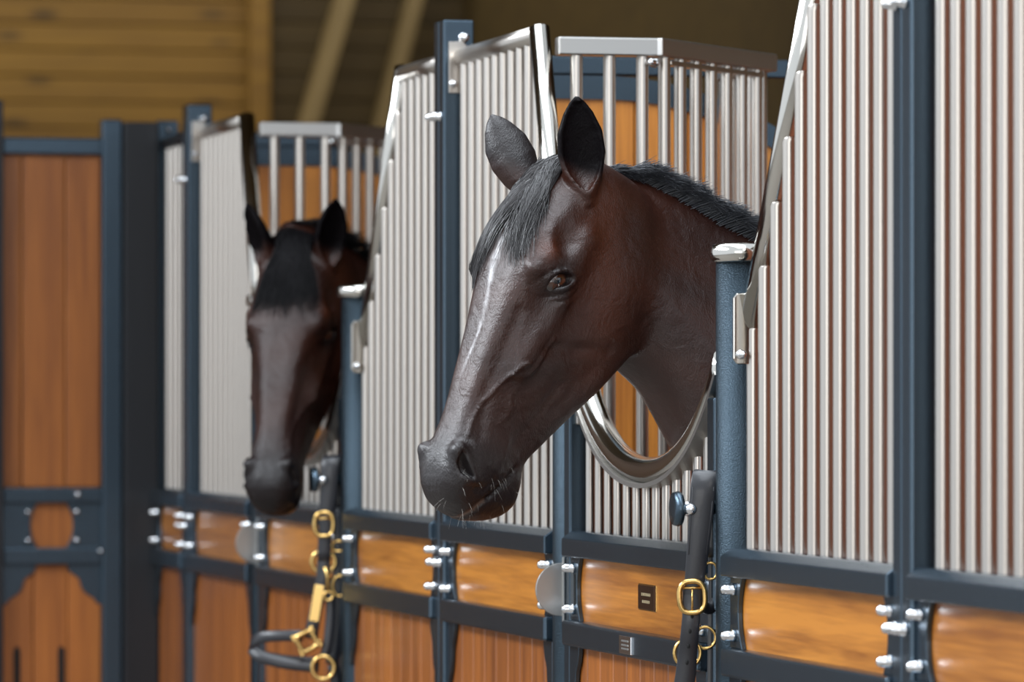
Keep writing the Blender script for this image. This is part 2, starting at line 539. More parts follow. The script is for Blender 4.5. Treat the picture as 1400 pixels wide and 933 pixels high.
def stall_door(label, x0, x1, plaques):
    ox = (x0 + x1) / 2
    w = (x1 - x0) / 2
    root = thing('stall_door', (ox, 0, 0), label, 'stall door', 'stall doors with dipped rails')
    st = 0.040
    for s in (-1, 1):
        box('stile', root, min(s * w, s * (w - st)), max(s * w, s * (w - st)), -0.030, 0.022, 0.03, 1.60, 'blue_paint', 0.004)
        link('rail_bracket', box_me(0.018, 0.034, 0.045, 'stainless', 0.003), None, root, (s * (w - st - 0.008), -0.004, 1.575))
    lower_front(root, -w + st, w - st)
    # the rail that dips under the horse's neck, with a flat band below it
    zc = 1.478
    xs = [(-w + 0.012) + (2 * w - 0.024) * i / 36 for i in range(37)]
    pts = [(x, -0.004, zc + u_height(x)) for x in xs]
    link('dipped_rail', tube_me('dipped_rail', pts, 0.0225, 18, 'chrome'), None, root)
    v, f = [], []
    for x in xs:
        zz = zc + u_height(x) - 0.021
        sl = 1.24 * x + 6.0 * x ** 3
        nx, nz = -sl / math.hypot(1, sl), 1 / math.hypot(1, sl)
        for dy, dn in ((-0.027, 0), (0.027, 0), (0.027, -0.008), (-0.027, -0.008)):
            v.append((x + nx * dn, dy, zz + nz * dn))
    for i in range(len(xs) - 1):
        for k in range(4):
            f.append((i * 4 + k, i * 4 + (k + 1) % 4, i * 4 + 4 + (k + 1) % 4, i * 4 + 4 + k))
    f += [(3, 2, 1, 0), tuple(len(v) - 4 + q for q in range(4))]
    link('rail_band', mesh('rail_band', v, f, False, 'satin_steel'), None, root)
    n = int((2 * w - 2 * st) / 0.0575)
    pitch = (2 * w - 2 * st) / n
    for i in range(n):
        x = -w + st + (i + 0.5) * pitch
        bar(root, x, 0.0, RAIL_T - 0.003, zc + u_height(x) - 0.024)
    # half-round pull tab of the latch on the far stile
    pts = [(0.0, -0.047)] + [(-0.047 * math.cos(a), 0.047 * math.sin(a)) for a in [math.radians(-90 + 180 * i / 16) for i in range(17)]] + [(0.012, 0.047), (0.012, -0.047)]
    tab = link('latch_tab', plate_me('latch_tab', pts[1:], 0.005, 'yz', 'grey_plate', 0.001), None, root, (-w + 0.006, -0.036, 1.262))
    link('tab_edge', box_me(0.007, 0.004, 0.115, 'grey_plate', 0.001), None, tab, (0.004, 0.003, 0.0))
    slot = box('latch_slot', root, -w + st + 0.026, -w + st + 0.034, -0.0300, -0.026, 1.238, 1.292, 'black_void', 0.001)
    # name plaques
    px = 0.009
    if plaques:
        pl = link('name_plaque', box_me(0.098, 0.004, 0.040, 'plaque_brown', 0.001), None, root, (0.048, -0.022, 1.268))
        link('plaque_rim', plate_me('plaque_rim', [(-0.053, -0.022), (0.053, -0.022), (0.053, 0.022), (-0.053, 0.022)], 0.002, 'xz', 'brass', 0.0005), None, pl, (0, 0.0012, 0))
        v, f = [], []
        for row, cnt in ((0.005, 6), (-0.007, 5)):
            for i in range(cnt):
                x = (i - (cnt - 1) / 2) * 0.0095
                h = 0.0024
                for q in (-0.0022, 0.0014):
                    b0 = len(v)
                    v += [(x + q, -0.0023, row - h), (x + q + 0.0016, -0.0023, row - h), (x + q + 0.0016, -0.0023, row + h), (x + q, -0.0023, row + h)]
                    f.append((b0, b0 + 1, b0 + 2, b0 + 3))
        tag(link('engraved_lettering', mesh('engraved_lettering', v, f, False, 'engraving'), None, pl), kind='stuff')
        sp = link('maker_plate', box_me(0.072, 0.004, 0.030, 'bolt_steel', 0.001), None, root, (0.004, YF - 0.001, 1.187))
        for dz in (-0.006, 0.0, 0.007):
            link('plate_line', box_me(0.040, 0.001, 0.0028, 'grey_plate', 0), None, sp, (0, -0.0022, dz))
    # peg for the halter by the near stile
    peg = link('halter_peg', tube_me('halter_peg', [(0, 0.03, 0), (0, -0.052, 0)], 0.011, 14, 'blue_paint'), None, root, (w - 0.008, -0.03, 1.425))
    link('peg_disc', lathe_me('peg_disc', [(0.012, 0), (0.026, 0), (0.028, 0.004), (0.026, 0.012), (0.012, 0.013)], 20, 'blue_paint'), None, peg, (0, -0.052, 0), (math.pi / 2, 0, 0))
    bolt(peg, 0.012, -0.044, 0.0, (0, math.pi / 2, 0), 1.4)
    return root


def hay_rack(label, ox):
    root = thing('hay_rack', (ox, 0, 0), label, 'hay rack', 'corner hay racks')
    zt, zb = 2.239, 1.10
    P = [(0.640, 0.03), (0.645, 0.215), (0.325, 0.52), (0.02, 0.52)]
    for i in range(3):
        (x0, y0), (x1, y1) = P[i], P[i + 1]
        L = math.hypot(x1 - x0, y1 - y0)
        an = math.atan2(y1 - y0, x1 - x0)
        mid = ((x0 + x1) / 2, (y0 + y1) / 2)
        link('top_rail', box_me(L + (0.034 if i == 1 else 0.012), 0.034, 0.033, 'satin_steel', 0.003), None, root, (*mid, zt), (0, 0, an))
        link('foot_rail', box_me(L, 0.03, 0.03, 'satin_steel', 0.003), None, root, (*mid, zb), (0, 0, an))
        if i == 1:
            link('clamp_strip', box_me(L - 0.06, 0.022, 0.009, 'stainless', 0.002), None, root, (*mid, zt - 0.026), (0, 0, an))
            for t in (0.01, 0.97):
                bolt(root, x0 + (x1 - x0) * t + 0.012, y0 + (y1 - y0) * t - 0.012, zt - 0.028, (math.pi / 2, 0, 0.78), 1.1)
        n = max(3, round(L / 0.064))
        for k in range(n):
            t = (k + 0.5) / n if i != 1 else (k + 0.35) / n
            bar(root, x0 + (x1 - x0) * t, y0 + (y1 - y0) * t, zb, zt - 0.01, 0.0115, me=_UNIT_WIDE)
    return root


def part_z(y):
    """top of the boarding of a partition"""
    if y < 0.30:
        return 2.232
    return max(1.62, 2.232 - 0.80 * (y - 0.30) ** 2)


def partition(label, ox):
    root = thing('stall_partition', (ox, 0, 0), label, 'partition', 'boarded stall partitions')
    D = 3.3
    box('top_beam', root, -0.02, 0.02, 0.03, D, 2.234, 2.270, 'blue_paint', 0.003)
    box('rear_post', root, -0.03, 0.03, D, D + 0.06, 0, 2.30, 'blue_paint', 0.004)
    ys = [0.03 + (D - 0.03) * i / 70 for i in range(71)]
    v, f = [], []
    for y in ys:
        z = part_z(y)
        for dx, dz in ((-0.022, 0), (0.022, 0), (0.022, -0.046), (-0.022, -0.046)):
            v.append((dx, y, z + dz))
    for i in range(len(ys) - 1):
        for k in range(4):
            f.append((i * 4 + k, i * 4 + (k + 1) % 4, i * 4 + 4 + (k + 1) % 4, i * 4 + 4 + k))
    f += [(3, 2, 1, 0), tuple(len(v) - 4 + q for q in range(4))]
    link('curved_rim', mesh('curved_rim', v, f, False, 'blue_paint'), None, root)
    n = 30
    w = (D - 0.03) / n
    for i in range(n):
        y0, y1 = 0.03 + i * w + 0.0015, 0.03 + (i + 1) * w - 0.0015
        out = [(y0, 0.05), (y1, 0.05), (y1, part_z(y1) - 0.03), (y0, part_z(y0) - 0.03)]
        link('board', plate_me('board', out, 0.03, 'yz', 'partition_wood', 0.002), None, root)
    y = 0.62
    while y < D:
        bar(root, 0, y, part_z(y) - 0.01, 2.24, 0.0105)
        y += 0.075
    return root


# nearest to the camera first
stall_panel('barred front panel cut off by the right edge of the photo', M + 0.007, M + 0.811, 'l', 'r', True, rx=(M + 0.610, M + 0.802))
stall_panel('barred front panel right of the bay horse, between chrome-capped post and blue double post', 1.892, 2.692, 'r', 'l', True, rx=(2.266, 1.908))
door_post('round blue post with chrome cap touching the near bay horse\'s neck', 1.852)
stall_door('stall door with dipped chrome rail below the near horse\'s neck, brown name plaque', 0.891, 1.810, True)
door_post('round blue post behind the near horse\'s jaw, beside the half-round grey tab', 0.849)
stall_panel('barred front panel directly behind the near horse\'s muzzle and far ear', 0.007, 0.811, 'l', 'r', rx=(0.610, 0.802))
hay_rack('steel barred corner hay rack behind the near horse\'s ears and mane', 0.0)
partition('boarded orange partition with curved blue rim behind the near horse\'s mane', -0.033)
stall_panel('barred front panel with leaning left edge, between the two horses\' heads', 1.892 - M, 2.692 - M, 'r', 'l', rx=(2.266 - M, 1.908 - M))
door_post('round blue post with chrome cap at the far horse\'s cheek', 1.852 - M)
stall_door('stall door under the far horse\'s head, partly hidden by the brass-buckled halter', 0.891 - M, 1.810 - M, False)
door_post('round blue post straight below the far horse\'s muzzle', 0.849 - M)
stall_panel('barred front panel left of the far horse\'s face', 0.007 - M + 0.02, 0.811 - M, 'l', 'r', rx=(0.610 - M, 0.802 - M))
hay_rack('steel barred corner hay rack behind the far horse\'s ears', -M)
partition('boarded partition with blue top beam behind the far horse\'s ears', -0.033 - M)
stall_panel('narrow barred front panel beside the black column', -3.235, 2.692 - 2 * M + 0.02, 'r', None)

# ------------------------------------------------------------------ end of the row: gate facing the camera, column
XW = -3.30
g = thing('end_gate', (XW, 0, 0), 'orange wooden gate panel with blue frame and oval inlay at the far left', 'gate')
yL, yR = -0.425, -0.165
box('gate_post', g, -0.02, 0.04, yR, yR + 0.052, 0, 2.325, 'blue_paint', 0.004)
box('top_rail', g, -0.015, 0.035, yL, yR, 2.232, 2.276, 'blue_paint', 0.004)
box('upper_rail', g, -0.015, 0.038, yL, yR, RAIL_B + 0.004, RAIL_T, 'blue_paint', 0.004)
box('lower_rail', g, -0.015, 0.038, yL, yR, LOW_B, LOW_T, 'blue_paint', 0.004)
box('bottom_rail', g, -0.015, 0.038, yL, yR, 0.03, 0.08, 'blue_paint', 0.004)
zc = (LOW_T + RAIL_B) / 2
box('inlay', g, -0.005, 0.012, yL, yR, LOW_T, RAIL_B + 0.004, 'gate_wood', 0)
for s, ye in ((1, yL), (-1, yR)):
    h = RAIL_B - LOW_T + 0.004
    link('end_plate', plate_me('end_plate', arc_plate(0.092, 0.018, h, s), 0.008, 'yz', 'blue_paint', 0.001), None, g, (0.017, ye, zc + 0.002))
    for dz in (-0.036, 0.038):
        bolt(g, 0.021, ye + s * 0.066, zc + dz, (0, math.pi / 2, 0), 1.0)
    link('corner_bracket', plate_me('corner_bracket', [(a * 1.45, b * 0.78) for a, b in scroll_bracket(s)], 0.008, 'yz', 'blue_paint', 0.001), None, g, (0.017, ye, LOW_B))
bolt(g, 0.038, yR - 0.066, 1.349, (0, math.pi / 2, 0), 1.0)
bolt(g, 0.038, yR - 0.006, 1.202, (0, math.pi / 2, 0), 0.8)
for y0, y1 in ((yL, yL + 0.052), (yL + 0.054, yL + 0.166), (yL + 0.168, yR)):
    box('board', g, -0.005, 0.012, y0, y1, RAIL_T, 2.232, 'gate_wood', 0.004)
for y0, y1 in ((yL, yL + 0.082), (yL + 0.084, yL + 0.172), (yL + 0.174, yR)):
    box('board', g, -0.005, 0.012, y0, y1, 0.08, LOW_B, 'gate_wood', 0.003)
for yc in (yL + 0.040, yL + 0.156):
    link('vent_slot', plate_me('vent_slot', [(-0.009, -0.25), (0.009, -0.25), (0.009, 0.235), (0.006, 0.245), (0, 0.25), (-0.006, 0.245), (-0.009, 0.235)], 0.003, 'yz', 'black_void'), None, g, (0.0128, yc, 0.705))

c = thing('steel_column', (XW + 0.02, -0.066, 0), 'black steel column between the wooden end gate and the barred fronts', 'column')
box('web', c, -0.05, 0.04, -0.045, 0.045, 0, 2.318, 'dark_paint', 0.003)
box('foot_plate', c, -0.08, 0.07, -0.046, 0.046, 0, 0.012, 'dark_paint', 0.002)
p = thing('corner_post', (XW + 0.012, 0.003, 0), 'slim blue corner post between black column and barred panel', 'post')
box('post_tube', p, -0.03, 0.03, -0.022, 0.0, 0, 2.32, 'blue_paint', 0.003)
box('top_tab', p, -0.006, 0.006, -0.020, 0.036, 2.268, 2.325, 'blue_paint', 0.002)
bolt(p, 0.006, 0.008, 2.30, (0, math.pi / 2, 0), 0.9)
e = thing('end_post', (XW + 0.02, yL - 0.030, 0), 'black post cut off by the left edge of the photo', 'post')
box('post_tube', e, -0.03, 0.04, -0.06, 0.028, 0, 2.37, 'dark_paint', 0.003)
box('foot_plate', e, -0.05, 0.06, -0.08, 0.029, 0, 0.012, 'dark_paint', 0.002)

# ------------------------------------------------------------------ horses
# head stations in the head's own frame: x down the face from the poll, y to the horse's left, z out of the forehead (metres)
HEAD = [
    (-0.058, [(0, -0.105), (0.008, -0.107), (0.014, -0.112), (0.018, -0.122), (0.018, -0.132), (0.014, -0.142), (0.008, -0.147), (0, -0.148)]),
    (-0.045, [(0, -0.062), (0.026, -0.067), (0.045, -0.086), (0.052, -0.115), (0.052, -0.15), (0.044, -0.18), (0.028, -0.195), (0, -0.20)]),
    (-0.020, [(0, -0.042), (0.036, -0.048), (0.062, -0.070), (0.072, -0.11), (0.072, -0.16), (0.063, -0.205), (0.042, -0.23), (0, -0.235)]),
    (0.025, [(0, -0.024), (0.040, -0.030), (0.068, -0.052), (0.080, -0.098), (0.083, -0.16), (0.075, -0.225), (0.050, -0.255), (0, -0.258)]),
    (0.080, [(0, -0.006), (0.048, -0.013), (0.076, -0.036), (0.086, -0.080), (0.088, -0.16), (0.080, -0.240), (0.054, -0.277), (0, -0.268)]),
    (0.130, [(0, 0.004), (0.056, -0.004), (0.086, -0.030), (0.092, -0.066), (0.088, -0.15), (0.080, -0.240), (0.055, -0.288), (0, -0.268)]),
    (0.180, [(0, 0.005), (0.058, -0.005), (0.084, -0.034), (0.089, -0.070), (0.086, -0.14), (0.077, -0.235), (0.054, -0.286), (0, -0.258)]),
    (0.240, [(0, 0.001), (0.047, -0.006), (0.068, -0.035), (0.080, -0.072), (0.081, -0.13), (0.070, -0.215), (0.048, -0.268), (0, -0.238)]),
    (0.300, [(0, -0.002), (0.038, -0.007), (0.056, -0.032), (0.070, -0.066), (0.071, -0.112), (0.058, -0.188), (0.040, -0.243), (0, -0.218)]),
    (0.360, [(0, -0.003), (0.032, -0.008), (0.047, -0.028), (0.058, -0.058), (0.060, -0.10), (0.049, -0.162), (0.034, -0.210), (0, -0.196)]),
    (0.420, [(0, -0.005), (0.028, -0.010), (0.041, -0.026), (0.050, -0.052), (0.051, -0.094), (0.044, -0.142), (0.030, -0.178), (0, -0.174)]),
    (0.465, [(0, -0.005), (0.029, -0.010), (0.044, -0.025), (0.052, -0.050), (0.051, -0.09), (0.042, -0.130), (0.028, -0.157), (0, -0.158)]),
    (0.505, [(0, -0.003), (0.033, -0.008), (0.052, -0.024), (0.059, -0.050), (0.054, -0.09), (0.044, -0.130), (0.030, -0.162), (0, -0.166)]),
    (0.535, [(0, -0.006), (0.035, -0.011), (0.053, -0.028), (0.058, -0.054), (0.052, -0.092), (0.043, -0.132), (0.030, -0.160), (0, -0.164)]),
    (0.560, [(0, -0.016), (0.031, -0.021), (0.046, -0.037), (0.050, -0.060), (0.046, -0.092), (0.038, -0.124), (0.025, -0.144), (0, -0.148)]),
    (0.578, [(0, -0.034), (0.022, -0.037), (0.034, -0.049), (0.038, -0.066), (0.036, -0.086), (0.029, -0.106), (0.018, -0.118), (0, -0.121)]),
    (0.589, [(0, -0.058), (0.008, -0.059), (0.014, -0.063), (0.016, -0.071), (0.016, -0.079), (0.013, -0.086), (0.008, -0.091), (0, -0.092)]),
]


def hermite(xs, ys, xq):
    """smooth interpolation of rows ys at xs (no overshoot at the ends)"""
    xs = np.asarray(xs, float)
    ys = np.asarray(ys, float)
    d = (ys[1:] - ys[:-1]) / (xs[1:] - xs[:-1]).reshape(-1, *([1] * (ys.ndim - 1)))
    m = np.zeros_like(ys)
    m[1:-1] = 0.5 * (d[1:] + d[:-1])
    m[0], m[-1] = d[0], d[-1]
    i = np.clip(np.searchsorted(xs, xq) - 1, 0, len(xs) - 2)
    h = (xs[i + 1] - xs[i])
    t = (xq - xs[i]) / h
    sh = [-1] + [1] * (ys.ndim - 1)
    t, h = t.reshape(sh), h.reshape(sh)
    return (ys[i] * (2 * t ** 3 - 3 * t ** 2 + 1) + m[i] * h * (t ** 3 - 2 * t ** 2 + t) + ys[i + 1] * (3 * t ** 2 - 2 * t ** 3) + m[i + 1] * h * (t ** 3 - t ** 2))


NT, NX = 72, 260
HX = np.array([s[0] for s in HEAD])
H_ZC = np.array([(s[1][0][1] + s[1][-1][1]) / 2 for s in HEAD])
_rows = []
TH = np.linspace(0, math.pi, NT)
for (x, pts), zc_ in zip(HEAD, H_ZC):
    th = np.array([math.atan2(y, z - zc_) for y, z in pts])
    rr = np.array([math.hypot(y, z - zc_) for y, z in pts])
    th[0], th[-1] = 0, math.pi
    the = np.concatenate([[-th[1]], th, [2 * math.pi - th[-2]]])
    rre = np.concatenate([[rr[1]], rr, [rr[-2]]])
    _rows.append(hermite(the, rre, TH))
XG = np.linspace(HX[0], HX[-1], NX)
RT = hermite(HX, np.array(_rows), XG)
ZCG = hermite(HX, H_ZC, XG)
RT = np.maximum(RT, 0.003)


def smin(a, b, k):
    h = np.maximum(k - np.abs(a - b), 0) / k
    return np.minimum(a, b) - h * h * k * 0.25


def smax(a, b, k):
    return -smin(-a, -b, k)


def capsule(p, a, b, ra, rb=None):
    rb = ra if rb is None else rb
    a, b = np.asarray(a, float), np.asarray(b, float)
    ab = b - a
    t = np.clip(((p - a) @ ab) / (ab @ ab), 0, 1)
    return np.linalg.norm(p - a - t[:, None] * ab, axis=1) - (ra + (rb - ra) * t)


def ellipsoid(p, c, r):
    q = (p - np.asarray(c)) / np.asarray(r)
    k0 = np.linalg.norm(q, axis=1)
    k1 = np.linalg.norm(q / np.asarray(r), axis=1)
    return k0 * (k0 - 1) / np.maximum(k1, 1e-6)


def line2d(x, z, pts):
    d = np.full(x.shape, 9.0)
    for (x0, z0), (x1, z1) in zip(pts[:-1], pts[1:]):
        ax, az = x1 - x0, z1 - z0
        t = np.clip(((x - x0) * ax + (z - z0) * az) / (ax * ax + az * az), 0, 1)
        d = np.minimum(d, np.hypot(x - x0 - t * ax, z - z0 - t * az))
    return d


MOUTH = [(0.590, -0.076), (0.565, -0.082), (0.535, -0.101), (0.505, -0.120), (0.478, -0.134)]
EYE = (0.182, 0.0, -0.061)
EU = (0.68, 0.733)
VEIN = [(0.322, -0.070), (0.335, -0.058), (0.352, -0.051), (0.372, -0.041), (0.390, -0.036), (0.410, -0.028), (0.440, -0.022), (0.470, -0.020)]
VEIN2 = [(0.270, -0.098), (0.300, -0.092), (0.322, -0.088), (0.340, -0.080), (0.348, -0.068), (0.352, -0.051)]
VEIN3 = [(0.352, -0.075), (0.385, -0.066), (0.398, -0.076), (0.412, -0.076), (0.43, -0.066)]


def head_field(q):
    x, y, z = q[:, 0], np.abs(q[:, 1]), q[:, 2]
    xi = np.clip((x - XG[0]) / (XG[-1] - XG[0]) * (NX - 1), 0, NX - 1.001)
    i = xi.astype(int)
    fx = xi - i
    zc_ = ZCG[i] * (1 - fx) + ZCG[i + 1] * fx
    th = np.arctan2(y, z - zc_) / math.pi * (NT - 1)
    th = np.clip(th, 0, NT - 1.001)
    j = th.astype(int)
    fy = th - j
    r = (RT[i, j] * (1 - fy) + RT[i, j + 1] * fy) * (1 - fx) + (RT[i + 1, j] * (1 - fy) + RT[i + 1, j + 1] * fy) * fx
    rho = np.hypot(y, z - zc_)
    g = rho - r
    dx = np.maximum(np.maximum(XG[0] - x, x - XG[-1]), 0)
    g = np.where(dx > 0, np.hypot(rho, dx), g)
    p = np.stack([x, y, z], 1)
    # bony landmarks
    g = smin(g, capsule(p, (0.128, 0.080, -0.052), (0.176, 0.074, -0.022), 0.0125, 0.0125), 0.022)         # brow
    g = smin(g, capsule(p, (0.200, 0.080, -0.070), (0.095, 0.080, -0.092), 0.013, 0.012), 0.03)            # zygomatic arch
    g = smin(g, capsule(p, (0.205, 0.076, -0.078), (0.328, 0.060, -0.064), 0.0115, 0.0095), 0.024)         # facial crest
    g = smin(g, ellipsoid(p, (0.150, 0.052, -0.190), (0.105, 0.040, 0.085)), 0.03)                         # cheek muscle
    er = np.stack([(x - EYE[0]) * EU[0] + (z - EYE[2]) * EU[1], y, -(x - EYE[0]) * EU[1] + (z - EYE[2]) * EU[0]], 1)   # along the slit, out, up
    g = smin(g, ellipsoid(er, (0, 0.076, 0), (0.036, 0.0245, 0.027)), 0.015)                               # lids
    g = smax(g, -ellipsoid(p, (0.112, 0.096, -0.048), (0.022, 0.015, 0.015)), 0.022)                       # hollow over the eye
    g = smax(g, -ellipsoid(p, (0.235, 0.092, -0.045), (0.035, 0.012, 0.022)), 0.030)                       # hollow before the eye
    # nostril rim, then the opening
    g = smin(g, capsule(p, (0.500, 0.043, -0.012), (0.537, 0.049, -0.046), 0.0135, 0.012), 0.014)
    side = (y > 0.004)
    g = g + 0.0030 * np.exp(-((er[:, 0] / 0.030) ** 2 + ((er[:, 2] + 0.022 - 6 * er[:, 0] ** 2) / 0.0032) ** 2)) * side     # creases round the lids
    g = g + 0.0030 * np.exp(-((er[:, 0] / 0.030) ** 2 + ((er[:, 2] - 0.021 + 8 * er[:, 0] ** 2) / 0.0030) ** 2)) * side
    g = g + 0.0022 * np.exp(-((er[:, 0] / 0.026) ** 2 + ((er[:, 2] + 0.033 - 6 * er[:, 0] ** 2) / 0.0032) ** 2)) * side
    mg = np.exp(-(line2d(x, z, MOUTH) / 0.0042) ** 2) * (x > 0.47)
    g = g + 0.0065 * mg
    g = g - 0.0042 * np.exp(-(line2d(x, z, VEIN) / 0.0033) ** 2) * side
    g = g - 0.0030 * np.exp(-(line2d(x, z, VEIN2) / 0.0040) ** 2) * side
    g = g - 0.0018 * np.exp(-(line2d(x, z, VEIN3) / 0.0034) ** 2) * side
    g = g + 0.004 * np.exp(-(line2d(x, z, [(0.285, -0.10), (0.26, -0.16), (0.24, -0.21)]) / 0.012) ** 2) * side   # front edge of the cheek
    g = g + 0.0035 * np.exp(-(line2d(x, z, [(0.25, -0.028), (0.40, -0.030), (0.46, -0.040)]) / 0.010) ** 2) * side
    g = g - 0.0025 * np.exp(-(line2d(x, z, [(0.40, -0.075), (0.46, -0.095), (0.50, -0.09)]) / 0.012) ** 2) * side
    g = g + 0.003 * np.exp(-(line2d(x, z, [(0.445, -0.112), (0.40, -0.13), (0.33, -0.15)]) / 0.010) ** 2) * side
    g = g + 0.003 * np.exp(-(line2d(x, z, [(0.548, -0.045), (0.54, -0.075), (0.52, -0.092)]) / 0.006) ** 2) * side
    # a little crinkle over lips and chin
    cr = np.sin(x * 410 + 3 * np.sin(z * 170)) * np.sin(z * 380 + 2 * np.sin(x * 210))
    g = g + 0.00045 * cr * np.clip((x - 0.42) / 0.08, 0, 1)
    # openings
    n = np.array([0.70, 0.0, -0.714])
    c0 = np.array([0.519, 0.058, -0.028])
    d = p - c0
    a = d @ n
    b = d @ np.array([0.714, 0.0, 0.70])
    bend = b + 12.0 * a * a - 0.004
    e = np.sqrt((a / 0.0235) ** 2 + (bend / 0.0088) ** 2 + (d[:, 1] / 0.019) ** 2)
    g = smax(g, (1 - e) * 0.0088, 0.004)
    eb = np.stack([er[:, 0], er[:, 1], er[:, 2] + 7 * er[:, 0] ** 2 - 0.001], 1)
    g = smax(g, -ellipsoid(eb, (0, 0.104, 0), (0.0255, 0.024, 0.0120)), 0.0025)
    return g


class Horse:
    def __init__(self, origin, a, n, l, neck, ears, cx):
        self.o = np.array(origin, float)
        self.R = np.array([a, l, n], float)          # rows: local axes in world
        self.neck = np.array(neck, float)             # rows: y, top, bottom, half width, centre x
        self.ears = ears
        self.cx = cx

    def to_local(self, p):
        return (p - self.o) @ self.R.T

    def to_world(self, q):
        return np.asarray(q) @ self.R + self.o

    def body(self, p):
        N = self.neck
        yq = np.clip(p[:, 1], N[0, 0], N[-1, 0])
        s = hermite(N[:, 0], N[:, 1:], yq)
        hh = np.maximum((s[:, 0] - s[:, 1]) / 2, 0.004)
        zc_ = (s[:, 0] + s[:, 1]) / 2
        hw = np.maximum(s[:, 2], 0.004)
        u = (p[:, 0] - s[:, 3]) / hw
        v = (p[:, 2] - zc_) / hh
        hw_mod = 1 - 0.28 * np.clip(v, 0, 1) * np.clip((0.6 - p[:, 1]) / 0.3, 0, 1)   # thin crest
        u = u / hw_mod
        g = (np.sqrt(u * u + v * v) - 1) * np.minimum(hw, hh)
        dy = np.maximum(np.maximum(N[0, 0] - p[:, 1], p[:, 1] - N[-1, 0]), 0)
        g = np.where(dy > 0, np.hypot(np.maximum(g, 0), dy), g)
        c = self.cx
        far = p[:, 1] > 0.3
        if far.any():
            q = p[far]
            gl = np.full(len(q), 9.0)
            for sx in (-1, 1):
                fx = c + sx * 0.15
                leg = [((fx, 0.62, 1.15), 0.12), ((fx, 0.72, 0.85), 0.085), ((fx, 0.70, 0.50), 0.052), ((fx, 0.72, 0.16), 0.034), ((fx, 0.68, 0.07), 0.045), ((fx, 0.66, 0.035), 0.055)]
                rear = [((fx, 2.02, 1.25), 0.20), ((fx, 1.86, 0.88), 0.13), ((fx, 2.20, 0.56), 0.058), ((fx, 2.14, 0.18), 0.036), ((fx, 2.10, 0.07), 0.046), ((fx, 2.08, 0.035), 0.055)]
                for L in (leg, rear):
                    for (a, ra), (b, rb) in zip(L[:-1], L[1:]):
                        gl = smin(gl, capsule(q, a, b, ra, rb), 0.04)
            gl = smin(gl, capsule(q, (c, 2.30, 1.50), (c, 2.42, 1.30), 0.05, 0.06), 0.05)
            gl = smin(gl, capsule(q, (c, 2.42, 1.30), (c, 2.42, 0.65), 0.06, 0.04), 0.05)
            g[far] = smin(g[far], gl, 0.06)
        return g

    def ear(self, q, base, tip, open_dir):
        base, tip, od = (np.asarray(v, float) for v in (base, tip, open_dir))
        t = tip - base
        L = np.linalg.norm(t)
        t = t / L
        od = od - t * (od @ t)
        od = od / np.linalg.norm(od)
        w = np.cross(t, od)
        d = q - base
        s = d @ t / L
        bend = 0.010 * np.clip(s, 0, 1) ** 2
        xw = d @ w
        xq = d @ od + bend * 0.6
        S = [-0.12, 0.0, 0.2, 0.42, 0.65, 0.85, 0.96, 1.03]
        W = np.interp(s, S, [0.012, 0.020, 0.0325, 0.0395, 0.0370, 0.0245, 0.0135, 0.002])
        D = np.interp(s, S, [0.020, 0.025, 0.027, 0.025, 0.020, 0.013, 0.008, 0.002])
        g = (np.sqrt((xw / W) ** 2 + (xq / D) ** 2) - 1) * np.minimum(W, D)
        ds = np.maximum(np.maximum(-0.12 - s, s - 1.03), 0) * L
        g = np.where(ds > 0, np.hypot(np.maximum(g, 0), ds), g)
        wi = np.maximum(W - 0.0055, 0.001)
        di = np.maximum(D - 0.004, 0.001)
        hole = (np.sqrt((xw / wi) ** 2 + ((xq - D * 0.62) / di) ** 2) - 1) * np.minimum(wi, di)
        hole = hole + 0.012 * np.clip((0.32 - s) / 0.30, 0, 2) ** 1.5
        hole = np.where((s < -0.1) | (s > 0.97), 9.0, hole)
        return smax(g, -hole, 0.003)

    def field(self, p):
        q = self.to_local(p)
        g = self.body(p)
        near = (q[:, 0] > -0.3) & (q[:, 0] < 0.8) & (np.abs(q[:, 1]) < 0.35) & (q[:, 2] > -0.5) & (q[:, 2] < 0.3)
        if near.any():
            qq = q[near]
            h = head_field(qq)
            gb = g[near]
            # keep the neck out of the face
            gb = smax(gb, qq[:, 0] - 0.13 - 2.2 * np.maximum(-qq[:, 2] - 0.20, 0), 0.03)
            h = smin(h, gb, 0.024 + 0.05 * np.clip(1 + (qq[:, 2] + 0.10) / 0.12, 0, 1))
            for e in self.ears:
                h = smin(h, self.ear(qq, *e), 0.012)
            g[near] = h
        return g

    def project(self, p, it=4, off=0.0):
        for _ in range(it):
            g = self.field(p) - off
            e = 0.0015
            gr = np.stack([self.field(p + np.eye(3)[k] * e) - self.field(p - np.eye(3)[k] * e) for k in range(3)], 1) / (2 * e)
            p = p - np.clip(g / np.maximum((gr ** 2).sum(1), 0.2), -0.02, 0.02)[:, None] * gr
        nn = gr / np.maximum(np.linalg.norm(gr, axis=1), 1e-6)[:, None]
        return p, nn


def axis_grid(lo, f0, f1, hi, fine, coarse):
    a = np.arange(f0, f1, fine)
    left = f0 - np.cumsum(np.minimum(fine * 1.5 ** np.arange(1, 400), coarse))
    right = a[-1] + np.cumsum(np.minimum(fine * 1.5 ** np.arange(1, 400), coarse))
    left = left[left > lo - coarse]
    right = right[right < hi + coarse]
    return np.concatenate([left[::-1], a, right])


